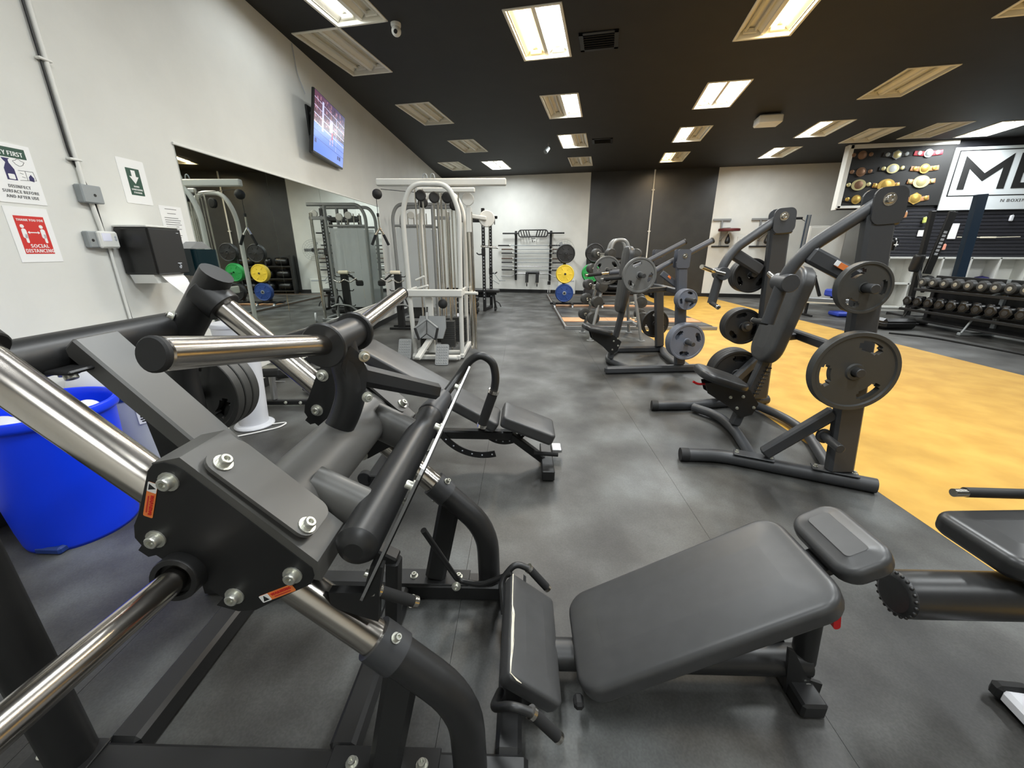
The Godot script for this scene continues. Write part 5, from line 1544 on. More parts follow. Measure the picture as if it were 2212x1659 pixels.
func make_half_rack():
	var o = thing("power_rack", "black perforated power rack in front of the barbell wall", "power rack", W(1.55, 0, -9.5), TH)
	var v = func(x, y, z): return Vector3(x - 1.55, y, z + 9.5)
	var s
	for q in [[1.865, -9.3], [1.3, -9.3], [1.98, -9.95], [1.25, -9.95]]:
		s = S(); bar(s, v.call(q[0], 0, q[1]), v.call(q[0], 2.32 if q[1] > -9.5 else 2.22, q[1]), 0.075, 0.075, 0.006, Vector3(0, 0, 1))
		var up = obj("upright", s, "black_deep", o)
		for k in 26:
			if not cache.has("hole_dot"):
				s = S(); cyl(s, V(0, 0, 0), V(0, 0, 0.001), 0.014, 10, 0.0002); cache.hole_dot = s.commit()
			var hd = obj("hole", cache.hole_dot, "bin_grey", up)
			hd.position = v.call(q[0], 0.3 + k * 0.074, q[1] + 0.0378)
	for q in [[1.3, -9.3, 1.865, -9.3, 2.1], [1.25, -9.95, 1.98, -9.95, 2.1], [1.865, -9.3, 1.98, -9.95, 2.15], [1.3, -9.3, 1.25, -9.95, 2.15], [1.865, -9.3, 1.98, -9.95, 0.04], [1.3, -9.3, 1.25, -9.95, 0.04], [1.25, -9.95, 1.98, -9.95, 0.3]]:
		s = S(); bar(s, v.call(q[0], q[4], q[1]), v.call(q[2], q[4], q[3]), 0.06, 0.075, 0.006); obj("cross_member", s, "black_deep", o)
	s = S(); tube(s, [v.call(2.0, 2.17, -9.8), v.call(2.16, 2.16, -9.75)], 0.035, 0, 12); tube(s, [v.call(2.1, 2.15, -9.75), v.call(2.1, 2.0, -9.75)], 0.012, 0, 8); obj("pull_up_grip", s, "black_deep", o)
	for q in [[1.865, 1.36, -1], [1.98, 0.9, 1]]:
		s = S()
		bar(s, v.call(q[0], q[1] + 0.09, -9.26 if q[2] < 0 else -9.9), v.call(q[0], q[1] - 0.06, -9.26 if q[2] < 0 else -9.9), 0.09, 0.04, 0.006, Vector3(0, 0, 1))
		tube(s, [v.call(q[0], q[1] - 0.03, -9.24 if q[2] < 0 else -9.88), v.call(q[0] + q[2] * 0.12, q[1] - 0.04, -9.24 if q[2] < 0 else -9.88), v.call(q[0] + q[2] * 0.16, q[1] + 0.0, -9.24 if q[2] < 0 else -9.88)], 0.014, 0.03, 8)
		obj("bar_hook", s, "black_deep", o)
	s = S(); cyl(s, v.call(1.92, 0.75, -9.98), v.call(2.2, 0.62, -9.7), 0.008, 8); cyl(s, v.call(2.2, 0.7, -9.7), v.call(2.36, 0.7, -9.7), 0.01, 8); cyl(s, v.call(2.05, 0.9, -9.8), v.call(2.22, 0.68, -9.7), 0.008, 8); obj("wire_stand", s, "galvanised", o)
	o = thing("flat_bench", "black flat bench pushed into the power rack", "bench", W(1.62, 0, -9.55), TH)
	s = S(); pad(s, at2(0.12, 0.5, 0), 0.95, 0.28, 0.07, 0.05, 0.02); obj("pad", s, "vinyl_black", o)
	s = S(); bar(s, V(-0.3, 0.4, 0), V(0.52, 0.4, 0), 0.06, 0.06); bar(s, V(0.45, 0.4, 0), V(0.5, 0.03, 0), 0.05, 0.05, 0.005, Vector3(1, 0, 0)); bar(s, V(-0.25, 0.4, 0), V(-0.3, 0.03, 0), 0.05, 0.05, 0.005, Vector3(1, 0, 0)); bar(s, V(0.5, 0.03, -0.22), V(0.5, 0.03, 0.22), 0.05, 0.05); bar(s, V(-0.3, 0.03, -0.22), V(-0.3, 0.03, 0.22), 0.05, 0.05); obj("frame", s, "black_deep", o)
	s = S(); tube(s, [V(0.48, 0.06, 0.2), V(0.5, 0.25, 0.22), V(0.6, 0.2, 0.22), V(0.64, 0.1, 0.22)], 0.012, 0.06, 8); obj("leg_hook", s, "black_deep", o)
	o = thing("step_platform", "stack of black step platforms under the flat bench pad", "step platform", W(1.5, 0, -9.0), TH)
	for k in 3:
		s = S(); box(s, V(0, 0.06 + k * 0.13, 0), V(0.5, 0.1, 0.26), 0.02); obj("step", s, "black_deep", o)

# ---------------------------------------------------------------- free weights in the middle of the room
func make_bumpers():
	var o = thing("plate_tree", "black wheeled plate stand holding coloured bumper plates", "plate stand", W(4.2, 0, -9.95), TH)
	var v = func(x, y, z): return Vector3(x - 4.2, y, z + 9.95)
	var s = S(); bar(s, v.call(3.5, 0.12, -9.95), v.call(4.9, 0.12, -9.95), 0.08, 0.05); bar(s, v.call(3.6, 0.12, -10.2), v.call(3.6, 0.12, -9.7), 0.06, 0.05); bar(s, v.call(4.05, 0.12, -10.2), v.call(4.05, 0.12, -9.7), 0.06, 0.05); bar(s, v.call(4.8, 0.12, -10.2), v.call(4.8, 0.12, -9.7), 0.06, 0.05); obj("base", s, "black_deep", o)
	for x in [3.6, 4.05, 4.8]:
		for z in [-10.2, -9.7]:
			s = S(); cyl(s, v.call(x - 0.018, 0.045, z), v.call(x + 0.018, 0.045, z), 0.045, 18); box(s, v.call(x, 0.09, z), V(0.05, 0.03, 0.05)); obj("caster", s, "alu", o)
	for x in [3.83, 4.53]:
		s = S(); bar(s, v.call(x, 0.12, -9.95), v.call(x, 1.5, -9.95), 0.07, 0.07, 0.006, Vector3(0, 0, 1)); obj("column", s, "black_deep", o)
		for y in [1.34, 0.86, 0.4]:
			s = S(); cyl(s, v.call(x, y, -9.92), v.call(x, y, -9.66), 0.024, 16); obj("peg", s, "hub", o)
	for q in [[3.83, 1.34, "bumper_black", "black bumper plate on top of the wheeled stand's left column"], [3.83, 0.86, "bumper_yellow", "yellow bumper plate on the wheeled stand"], [3.83, 0.4, "bumper_blue", "blue bumper plate low on the wheeled stand's left column"], [4.53, 1.36, "bumper_black", "black bumper plate behind the round dumbbell heads"], [4.47, 0.88, "bumper_green", "green bumper plate behind the silver dumbbell tower"], [4.53, 0.4, "bumper_black", "low black bumper plate mostly hidden by the silver dumbbell tower"]]:
		var p = thing("bumper_plate", q[3], "weight plate", W(q[0], q[1], -9.74), TH, "bumper plates on the wheeled stand")
		s = S(); lathe(s, V(0, 0, -0.07), Vector3(0, 0, 1), [[0.03, 0], [0.2, 0], [0.2, 0], [0.218, 0.012], [0.225, 0.03], [0.225, 0.11], [0.218, 0.128], [0.205, 0.14], [0.205, 0.14], [0.19, 0.13], [0.19, 0.13], [0.09, 0.13], [0.08, 0.14], [0.03, 0.14]], 40, false, false)
		obj("disc", s, q[2], p)
		for k in 6:
			var a = TAU * k / 6
			s = S(); box(s, V(cos(a) * 0.14, sin(a) * 0.14, 0.063), V(0.07, 0.03, 0.01), 0.004, Basis(Vector3(0, 0, 1), a))
			obj("rib", s, q[2], p)
		s = S(); lathe(s, V(0, 0, 0.07), Vector3(0, 0, 1), [[0.048, -0.002], [0.046, 0.003], [0.03, 0.004], [0.027, 0.004], [0.027, -0.06]], 24, false, false); obj("hub", s, "galvanised" if q[2] == "bumper_blue" else q[2], p)
	# lifting platform: boards and rubber
	o = thing("lifting_platform", "low lifting platform of pale wooden boards and dark rubber mats", "platform", W(5.0, 0, -9.0), TH)
	s = S(); box(s, V(0, 0.022, -0.9), V(2.84, 0.044, 5.9), 0.004); obj("base_board", s, "wood_dark", o)
	for q in [[1.72, 0.34, "rubber_black", "rubber_mat"], [0.37, 2.0, "rubber_black", "rubber_mat"], [-2.3, 2.4, "rubber_black", "rubber_mat"]]:
		s = S(); box(s, V(0.02, 0.048, q[0]), V(2.76, 0.012, q[1] * 0.96), 0.003); obj(q[3], s, "rubber", o)
	for zz in [1.32, 1.08, -1.05]:
		for k in 6:
			s = S(); box(s, V(-1.15 + k * 0.46, 0.049, zz), V(0.455, 0.014, 0.235), 0.002); obj("plank", s, "wood", o)
	s = S(); box(s, V(-1.4, 0.03, -0.9), V(0.03, 0.06, 5.9), 0.004); box(s, V(0, 0.03, 2.04), V(2.84, 0.06, 0.03), 0.004); obj("edge_strip", s, "silver_dark", o)

func make_dumbbell_tower():
	var o = thing("dumbbell_tower", "silver double-arch tower stacked with round-headed dumbbells", "dumbbell rack", W(4.33, 0, -6.3), TH)
	var v = func(x, y, z): return Vector3(x - 4.33, y, z + 6.3)
	var s
	for q in [[3.9, 4.735, -5.945, -6.19], [3.87, 4.71, -6.67, -6.4]]:
		s = S(); tube(s, [v.call(q[0], 0.01, q[2]), v.call(4.17, 1.38, q[3]), v.call(4.22, 1.57, q[3]), v.call(4.42, 1.57, q[3]), v.call(4.47, 1.38, q[3]), v.call(q[1], 0.01, q[2])], 0.026, 0.1, 16); obj("arch_frame", s, "silver_dark", o)
		for x in [q[0], q[1]]:
			s = S(); cyl(s, v.call(x, 0.0, q[2]), v.call(x, 0.012, q[2]), 0.06, 20); obj("foot_disc", s, "silver_dark", o)
	for q in [[3.95, 4.67, 0.24], [4.13, 4.53, 1.12]]:
		s = S(); bar(s, v.call(q[0], q[2], -6.3), v.call(q[1], q[2], -6.3), 0.05, 0.06); obj("tie_beam", s, "silver_dark", o)
		for x in [q[0], q[1]]:
			s = S(); bar(s, v.call(x, q[2], -6.55 if q[2] < 0.5 else -6.43), v.call(x, q[2], -6.03 if q[2] < 0.5 else -6.17), 0.04, 0.05); obj("side_tie", s, "silver_dark", o)
	var F = [[4.155, 1.355], [4.105, 1.125], [4.055, 0.845], [3.995, 0.59], [3.945, 0.335]]
	var L = [[4.005, 1.365], [3.945, 1.11], [3.905, 0.87], [3.885, 0.64], [3.865, 0.375]]
	for row in 5:
		var r = 0.078 + row * 0.005
		var y = (F[row][1] + L[row][1]) / 2
		for sd in [1, -1]:
			var mir = func(x): return x if sd > 0 else 8.70 - x
			var a = W(mir.call(F[row][0]), y, -6.06)
			var b = W(mir.call(L[row][0]), y, -6.55)
			var p = thing("round_head_dumbbell", "round-headed dumbbell on the %s tier, %s side of the silver tower" % [["top", "second", "middle", "fourth", "lowest"][row], "left" if sd > 0 else "right"], "dumbbell", (a + b) / 2, 0, "round-headed dumbbells on the silver tower")
			p.basis = along(b, a)
			s = S(); cyl(s, V(0, 0, -0.2), V(0, 0, 0.2), 0.016, 14); obj("handle", s, "chrome", p)
			for k in [-1, 1]:
				s = S(); lathe(s, V(0, 0, k * 0.18), Vector3(0, 0, k), [[r * 0.6, 0], [r * 0.95, 0.004], [r, 0.015], [r, 0.1], [r * 0.95, 0.112], [r * 0.9, 0.115], [r * 0.5, 0.112], [r * 0.45, 0.118], [0.0, 0.118]], 26); obj("dumbbell_head", s, "iron", p)
				s = S(); lathe(s, V(0, 0, k * 0.155), Vector3(0, 0, k), [[0.022, 0], [0.028, 0.004], [0.028, 0.028]], 16); obj("sleeve", s, "chrome", p)
			for zz in [-6.2, -6.4]:
				s = S(); box(s, v.call(lerp(mir.call(L[row][0]), mir.call(F[row][0]), 0.5), y - 0.045, zz), V(0.05, 0.05, 0.03)); bar(s, v.call(lerp(mir.call(L[row][0]), mir.call(F[row][0]), 0.5), y - 0.05, zz), v.call(lerp(4.17 if sd > 0 else 4.47, 3.9 if sd > 0 else 4.73, (1.38 - y) / 1.38), y - 0.05, zz), 0.03, 0.03); obj("saddle", s, "zinc", o)

# ---------------------------------------------------------------- far wall
func make_back_wall_things():
	var z = ZB + 0.05
	var o = thing("wall_barbell_holder", "black wall rack of two slotted uprights holding barbells", "barbell holder", V(-2.48, 0, ZB))
	var s
	for x in [-0.605, 0.6]:
		s = S(); box(s, V(x, 1.235, 0.03), V(0.07, 1.62, 0.06), 0.006); obj("upright", s, "black_deep", o)
		for y in [1.96, 1.57, 1.447, 1.322, 1.148, 1.018, 0.89, 0.773, 0.66]:
			s = S(); bar(s, V(x, y - 0.03, 0.06), V(x, y - 0.045, 0.2), 0.05, 0.02); bar(s, V(x, y - 0.045, 0.195), V(x, y + 0.01, 0.205), 0.05, 0.012, 0.002, Vector3(1, 0, 0)); obj("hook", s, "black_deep", o)
	var names = ["topmost", "second", "third", "fourth", "fifth", "sixth, brightest", "lowest straight"]
	var ys = [1.577, 1.453, 1.327, 1.153, 1.023, 0.894, 0.778]
	for i in 7:
		var b = thing("barbell", "%s of the seven straight barbells on the far wall rack" % names[i], "barbell", V(-2.6 if i == 0 else -2.48, ys[i], z + 0.12), 0, "straight barbells on the far wall")
		s = S(); cyl(s, V(-0.66, 0, 0), V(0.66, 0, 0), 0.0145, 12); obj("shaft", s, "alu" if i == 5 else "galvanised", b)
		for k in [-1, 1]:
			s = S(); cyl(s, V(k * 0.68, 0, 0), V(k * 1.08, 0, 0), 0.025, 14); var sl = obj("sleeve", s, "alu" if i == 5 else ["hub", "wood_dark"][i % 2], b)
			s = S(); cyl(s, V(k * 0.65, 0, 0), V(k * 0.685, 0, 0), 0.036, 16); obj("collar", s, "zinc", sl)
	var m = thing("multi_grip_bar", "black multi-grip bar with slanted handles on top of the wall rack", "barbell", V(-2.47, 1.965, z + 0.12))
	s = S(); cyl(s, V(-1.05, 0.0, 0), V(-0.49, 0, 0), 0.024, 12); cyl(s, V(0.49, 0, 0), V(1.05, 0, 0), 0.024, 12); obj("sleeve", s, "black_deep", m)
	s = S(); tube(s, [V(-0.44, 0.1, 0), V(0.44, 0.1, 0), V(0.49, 0.05, 0), V(0.49, -0.06, 0), V(0.44, -0.11, 0), V(-0.44, -0.11, 0), V(-0.49, -0.06, 0), V(-0.49, 0.05, 0), V(-0.44, 0.1, 0)], 0.02, 0.03, 10); obj("frame", s, "black_deep", m)
	for k in 8:
		var x = [-0.4, -0.31, -0.22, -0.13, 0.13, 0.22, 0.31, 0.4][k]
		s = S(); cyl(s, V(x + (0.03 if x < 0 else -0.03) * -1.0, 0.1, 0), V(x + (0.03 if x < 0 else -0.03), -0.11, 0), 0.017, 10); obj("handle", s, "black_deep", m)
	m = thing("safety_squat_bar", "cambered bar with black shoulder pads at the bottom of the wall rack", "barbell", V(-2.46, 0.66, z + 0.13))
	s = S(); tube(s, [V(-1.12, -0.1, 0), V(-0.72, -0.1, 0), V(-0.58, 0.0, 0), V(0.58, 0.0, 0), V(0.72, -0.1, 0), V(1.12, -0.1, 0)], 0.016, 0.05, 10); obj("bar", s, "alu", m)
	s = S(); cyl(s, V(-0.23, 0.03, 0), V(0.23, 0.03, 0), 0.05, 14); obj("neck_pad", s, "vinyl_black", m)
	for k in [-0.19, 0.17]:
		s = S(); cyl(s, V(k, 0.03, 0.02), V(k, -0.3, 0.05), 0.055, 14); obj("shoulder_pad", s, "vinyl_black", m)
		s = S(); cyl(s, V(k, -0.3, 0.05), V(k, -0.34, 0.05), 0.022, 10); obj("grip_ring", s, "chrome", m); s = S(); cyl(s, V(k, -0.34, 0.05), V(k, -0.43, 0.05), 0.017, 10); obj("grip", s, "foam", m)
	o = thing("wall_plate", "small white wall plate with a dark print behind the barbells", "wall plate", V(-2.475, 1.7, ZB))
	s = S(); box(s, V(0, 0, 0.01), V(0.21, 0.24, 0.02), 0.004); obj("plate", s, "trim_white", o)
	s = S(); box(s, V(-0.03, 0.02, 0.021), V(0.02, 0.07, 0.002), 0.0005); box(s, V(0.035, 0.01, 0.021), V(0.02, 0.03, 0.002), 0.0005); box(s, V(0, 0.105, 0.021), V(0.14, 0.02, 0.002), 0.0005); obj("print", s, "print_black", o)
	o = thing("storage_rack", "black shelf rack packed with dark bags along the black wall", "shelf", V(0.3, 0, ZB + 0.04))
	for x in [-0.85, 0.85]:
		s = S(); bar(s, V(x, 0, 0.2), V(x, 1.25, 0.2), 0.07, 0.36, 0.01, Vector3(0, 0, 1)); obj("side_panel", s, "black_deep", o)
	for y in [0.1, 0.5, 0.9]:
		s = S(); box(s, V(0, y, 0.2), V(1.7, 0.04, 0.38), 0.006); obj("shelf_board", s, "black_deep", o)
	for k in 9:
		var b = thing("gym_bag", "black bag %s on the %s board of the black wall shelf" % [["at the left", "in the middle", "at the right"][k % 3], ["lowest", "middle", "top"][int(k / 3.0)]], "bag", V(-0.25 + (k % 3) * 0.55, 0.12 + int(k / 3.0) * 0.4, ZB + 0.24), 0, "black bags on the wall shelf")
		s = S(); lathe(s, V(-0.22, 0.14, 0), Vector3(1, 0, 0), [[0.06, 0], [0.12, 0.02], [0.14, 0.1], [0.135, 0.34], [0.12, 0.42], [0.06, 0.44]], 20); obj("body", s, "plastic_black", b)
		s = S(); tube(s, [V(-0.1, 0.26, 0.03), V(-0.06, 0.3, 0.06), V(0.06, 0.3, 0.06), V(0.1, 0.26, 0.03)], 0.01, 0.03, 8); obj("strap", s, "charcoal", b)
	# wall fan seen past the plates
	o = thing("wall_fan", "round wire-guarded fan on the far wall behind the black bumper", "fan", V(-1.36, 0, ZB + 0.5))
	s = S()
	for k in 5:
		var ring = []
		for j in 25: ring.append(V(cos(TAU * j / 24) * (0.07 + k * 0.065), 1.42 + sin(TAU * j / 24) * (0.07 + k * 0.065), 0.1 - k * 0.012))
		tube(s, ring, 0.004, 0, 5)
	for j in 20: tube(s, [V(cos(TAU * j / 20) * 0.05, 1.42 + sin(TAU * j / 20) * 0.05, 0.1), V(cos(TAU * j / 20) * 0.33, 1.42 + sin(TAU * j / 20) * 0.33, 0.05)], 0.003, 0, 5)
	obj("guard", s, "galvanised", o)
	s = S()
	for k in 3: box(s, V(cos(TAU * k / 3) * 0.17, 1.42 + sin(TAU * k / 3) * 0.17, 0.02), V(0.24, 0.1, 0.008), 0.003, Basis(Vector3(0, 0, 1), TAU * k / 3) * Basis(Vector3(1, 0, 0), 0.4))
	obj("blade", s, "silver_dark", o)
	s = S(); cyl(s, V(0, 1.42, -0.15), V(0, 1.42, 0.03), 0.07, 18); obj("motor", s, "black_deep", o)
	s = S(); bar(s, V(0, 1.42, -0.5), V(0, 1.42, -0.1), 0.05, 0.05); obj("wall_arm", s, "black_deep", o)
	o = thing("wall_outlet", "dark floor-level socket with two hanging cords on the far wall", "outlet", V(-1.9, 0.34, ZB))
	s = S(); box(s, V(0, 0, 0.02), V(0.1, 0.12, 0.04), 0.006); obj("plate", s, "black_deep", o); s = S(); bar(s, V(-0.02, -0.05, 0.04), V(-0.03, -0.33, 0.05), 0.03, 0.02); bar(s, V(0.03, -0.05, 0.04), V(0.04, -0.33, 0.05), 0.03, 0.02); obj("cord", s, "white_cord", o)
	o = thing("white_box", "plain white box on the floor against the far wall behind the plates", "box", V(-1.28, 0, ZB))
	s = S(); box(s, V(0, 0.24, 0.06), V(0.6, 0.48, 0.1), 0.01); obj("body", s, "trim_white", o); s = S(); box(s, V(0, 0.42, 0.112), V(0.5, 0.04, 0.006), 0.002); obj("grille", s, "bin_grey", o)
	o = thing("white_pipe", "thin white pipe running down the middle of the black wall", "pipe", V(1.255, 0, ZB))
	s = S(); cyl(s, V(0, 0.1, 0.04), V(0, CEIL, 0.04), 0.022, 14); obj("pipe", s, "trim_white", o)
	s = S()
	for y in [0.8, 2.0, 3.2]: box(s, V(0, y, 0.03), V(0.09, 0.03, 0.06), 0.005)
	obj("clip", s, "trim_white", o)
	# speed bag platforms
	for q in [[3.36, "left speed bag platform with a dark teardrop bag hanging from it"], [4.43, "right speed bag platform half hidden behind the near press"]]:
		o = thing("speed_bag_platform", q[1], "speed bag", V(q[0], 0, ZB), 0, "speed bag platforms on the far wall")
		s = S(); box(s, V(0, 2.31, 0.03), V(0.5, 0.06, 0.06)); obj("rail", s, "silver_dark", o)
		s = S(); box(s, V(0.05, 1.54, 0.03), V(0.5, 0.04, 0.06)); obj("rail", s, "black", o)
		s = S(); bar(s, V(0.0, 2.3, 0.03), V(0.03, 1.54, 0.03), 0.06, 0.05, 0.006, Vector3(1, 0, 0)); obj("upright", s, "silver_dark", o)
		s = S(); lathe(s, V(0.16, 1.97, 0.34), Vector3.UP, [[0.28, 0], [0.3, 0.004], [0.3, 0.07], [0.28, 0.074]], 30); obj("platform_board", s, "dark_red", o)
		s = S(); bar(s, V(0, 2.06, 0.03), V(0.16, 2.06, 0.4), 0.06, 0.03); bar(s, V(0.0, 1.7, 0.05), V(0.16, 1.97, 0.34), 0.04, 0.03); obj("bracket", s, "silver_dark", o)
		s = S(); cyl(s, V(0.16, 1.97, 0.34), V(0.16, 1.88, 0.34), 0.012, 8); obj("swivel", s, "chrome", o)
		s = S(); lathe(s, V(0.16, 1.60, 0.34), Vector3.UP, [[0.0, 0], [0.04, 0.008], [0.07, 0.04], [0.075, 0.09], [0.06, 0.16], [0.03, 0.24], [0.012, 0.29], [0.0, 0.3]], 24, false, false); obj("bag", s, "plastic_black", o)
	o = thing("wall_socket", "white socket plate between the two speed bag platforms", "outlet", V(3.98, 1.72, ZB))
	s = S(); box(s, V(0, 0, 0.012), V(0.2, 0.24, 0.024), 0.005); obj("plate", s, "trim_white", o); s = S(); box(s, V(-0.02, 0.0, 0.025), V(0.03, 0.05, 0.004), 0.001); obj("socket", s, "print_grey", o)

# ---------------------------------------------------------------- slatted display wall on the right
const ZS := -12.1
func make_display_wall():
	var o = Node3D.new(); o.name = "wall_display"; add_child(o)
	o.position = V(5.36, 0, ZS); struct(o)
	o.set_meta("label", "black slatted display wall on the right")
	var s = S(); box(s, V(4.08, CEIL / 2, -0.1), V(6.12, CEIL, 0.12), 0.002); box(s, V(0.51, 3.06, -0.1), V(1.02, 1.4, 0.12), 0.002); obj("backing", s, "slat", o)
	s = S(); box(s, V(4.08, 0, 0), V(6.1, 0.068, 0.03), 0.008); var m = s.commit()
	for k in 14:
		var sl = obj("slat", m, "slat", o); sl.position = V(0, 1.3 + k * 0.0785, -0.025)
	s = S(); box(s, V(-0.0, 3.06, -0.08), V(0.03, 1.4, 0.2), 0.004); obj("end_trim", s, "trim_white", o)
	# trophy board
	o = thing("belt_display_board", "black board in a white frame hung with championship belts", "display board", V(6.42, 3.07, ZS))
	s = S(); box(s, V(0, 0, 0.01), V(2.05, 1.3, 0.02), 0.003); obj("board", s, "strap", o)
	s = S(); box(s, V(-1.03, 0, 0.02), V(0.1, 1.36, 0.05), 0.006); box(s, V(0, 0.64, 0.02), V(2.1, 0.09, 0.05), 0.006); box(s, V(-0.55, -0.655, 0.02), V(1.0, 0.06, 0.05), 0.006); obj("frame", s, "trim_white", o)
	var B = [[5.636, 3.542, "bronze", 0.09, "small bronze belt in the top left of the trophy board"], [6.329, 3.521, "galvanised", 0.1, "grey metal belt in the middle of the trophy board's top row"], [6.932, 3.524, "sign_white", 0.085, "red strapped belt with a white round plate at top right of the trophy board"],
		[5.692, 3.187, "bronze", 0.1, "belt with a ringed bronze plate at the left of the second row"], [6.318, 3.235, "gold_pale", 0.1, "pale silver-gold belt in the middle of the second row"], [6.944, 3.211, "gold", 0.1, "bright gold belt with tan strap at the right of the second row"],
		[5.708, 2.91, "gold_pale", 0.12, "pale gold belt with a dark centre at the left of the third row"], [6.273, 2.882, "gold", 0.14, "wide gold belt with a tan strap in the middle of the third row"], [6.952, 2.942, "gold_pale", 0.13, "broad cream-gold belt at the right of the third row"],
		[5.733, 2.595, "gold", 0.1, "dull gold belt with a drooping strap at the bottom left of the trophy board"], [6.926, 2.587, "gold", 0.13, "gold belt with a pointed plate at the bottom right of the trophy board"]]
	for i in B.size():
		var q = B[i]
		var b = thing("championship_belt", q[4], "belt", V(q[0], q[1], ZS + 0.022), 0, "championship belts on the board")
		var strap = "belt_red" if i == 2 else ("belt_tan" if i in [5, 7, 8, 10] else "strap")
		s = S()
		var pts = []
		for k in 13:
			var t = -1.0 + k / 6.0
			pts.append(V(t * 0.27, -0.02 * (1 - t * t) - (0.02 if i in [9, 10] else 0.0) * (1 - abs(t)), 0.012))
		tube(s, pts, 0.006, 0, 12, 0.05); obj("strap", s, strap, b)
		s = S()
		var n = 6 if i in [1, 10] else 24
		var oval = []
		for k in n:
			var a = TAU * k / n + 0.5236
			oval.append(Vector2(cos(a) * q[3] * (1.25 if i in [4, 6, 7, 8] else 1.0), sin(a) * q[3]))
		prism(s, oval, at2(0, -0.015, 0.012), 0.012); var pl = obj("main_plate", s, q[2], b)
		s = S(); lathe(s, V(0, -0.015, 0.024), Vector3(0, 0, 1), [[q[3] * 0.75, 0], [q[3] * 0.72, 0.006], [q[3] * 0.5, 0.006], [q[3] * 0.45, 0.012], [0.0, 0.014]], 18); obj("medallion", s, ["bronze", "gold_pale", "galvanised", "bronze", "sign_white", "gold", "bronze", "gold", "gold_pale", "gold", "gold"][i], pl)
		for k in [-1, 1]:
			s = S(); lathe(s, V(k * (q[3] + 0.085), -0.005, 0.014), Vector3(0, 0, 1), [[0.045, 0], [0.045, 0.008], [0.035, 0.01], [0.03, 0.014], [0.0, 0.014]], 14); obj("side_plate", s, q[2], b)
	# the white sign
	o = thing("letter_sign", "white sign with big black letters M and E in a black border", "sign", V(7.43, 2.95, ZS + 0.0))
	s = S(); box(s, V(1.6, 0, 0.03), V(3.2, 1.29, 0.03), 0.004); obj("board", s, "sign_white", o)
	s = S()
	box(s, V(0.1, 0.115, 0.047), V(0.028, 0.93, 0.004), 0.001); box(s, V(1.65, 0.575, 0.047), V(3.12, 0.022, 0.004), 0.001); box(s, V(1.65, -0.345, 0.047), V(3.12, 0.022, 0.004), 0.001)
	obj("border", s, "print_black", o)
	s = S()
	prism(s, [Vector2(0.24, -0.21), Vector2(0.37, -0.21), Vector2(0.37, 0.21), Vector2(0.67, -0.05), Vector2(0.98, 0.22), Vector2(0.98, -0.21), Vector2(1.11, -0.21), Vector2(1.11, 0.49), Vector2(0.67, 0.11), Vector2(0.24, 0.47)], at2(0, 0, 0.045), 0.01); obj("letter_m", s, "print_black", o)
	s = S()
	prism(s, [Vector2(1.24, -0.21), Vector2(1.74, -0.21), Vector2(1.74, -0.1), Vector2(1.37, -0.1), Vector2(1.37, 0.1), Vector2(1.7, 0.1), Vector2(1.7, 0.2), Vector2(1.37, 0.2), Vector2(1.37, 0.38), Vector2(1.74, 0.38), Vector2(1.74, 0.49), Vector2(1.24, 0.49)], at2(0, 0, 0.045), 0.01); obj("letter_e", s, "print_black", o)
	text("M", 0.06, o, at2(0.73, -0.46, 0.047), "print_grey")
	text("N BOXING S", 0.06, o, at2(1.45, -0.46, 0.047), "print_grey", "lettering", true, 1.35)
	# things hung on the slats
	for q in [[7.3, 1.81, 0.19, 0.14, "paper", "small white price card left of the dark spotter arm"], [7.9, 1.85, 0.16, 0.34, "paper", "tall white card below the letter sign beside the blue post"]]:
		o = thing("price_card", q[5], "card", V(q[0], q[1], ZS + 0.0)); s = S(); box(s, V(0, 0, 0.006), V(q[2], q[3], 0.008), 0.001); obj("card", s, q[4], o)
	for q in [[6.83, 2.22, "belt_tan", "small tan hand wrap hung on the slatted wall"], [7.25, 2.1, "neon", "yellow-green hand wrap hung on the slatted wall"], [7.78, 2.2, "neon", "yellow-green tag above the dark spotter arm"], [7.8, 1.5, "skin_pink", "pink mouthguard pack on the slatted wall"], [8.9, 2.12, "bin_white", "round white pack at the right of the slatted wall"]]:
		o = thing("hanging_pack", q[3], "pack", V(q[0], q[1], ZS)); s = S(); box(s, V(0, 0, 0.03), V(0.07, 0.13, 0.05), 0.015); obj("pack", s, q[2], o); s = S(); tube(s, [V(0, 0.05, 0.0), V(0, 0.08, 0.05)], 0.006, 0, 6); obj("hook", s, "zinc", o)
	o = thing("boxing_glove", "black boxing glove with a white emblem hung on the slats", "glove", V(6.73, 1.55, ZS + 0.08))
	s = S(); lathe(s, V(0, -0.14, 0), Vector3.UP, [[0.05, 0], [0.06, 0.01], [0.06, 0.09], [0.085, 0.14], [0.095, 0.22], [0.07, 0.29], [0.0, 0.31]], 22); obj("glove", s, "plastic_black", o)
	s = S(); ball(s, V(-0.085, 0.03, 0.03), 0.045, 14); obj("thumb", s, "plastic_black", o)
	s = S(); box(s, V(0.01, 0.02, 0.09), V(0.018, 0.12, 0.02), 0.006); box(s, V(0.01, 0.0, 0.09), V(0.09, 0.022, 0.02), 0.006); obj("emblem", s, "paper", o)
	o = thing("skipping_rope", "pale thin rope stretched across the slats behind the posts", "rope", V(8.6, 1.72, ZS)); s = S(); tube(s, [V(-0.6, 0, 0.02), V(-0.1, -0.01, 0.02), V(0.1, -0.01, 0.02), V(0.6, 0, 0.02)], 0.008, 0, 8); cyl(s, V(-0.15, -0.01, 0.02), V(0.15, -0.01, 0.02), 0.018, 10); obj("rope", s, "cream", o)
	# cube shelves
	o = thing("cube_shelf", "white cube shelf of two rows below the slatted wall", "shelf", V(8.2, 0, ZS + 0.03))
	s = S()
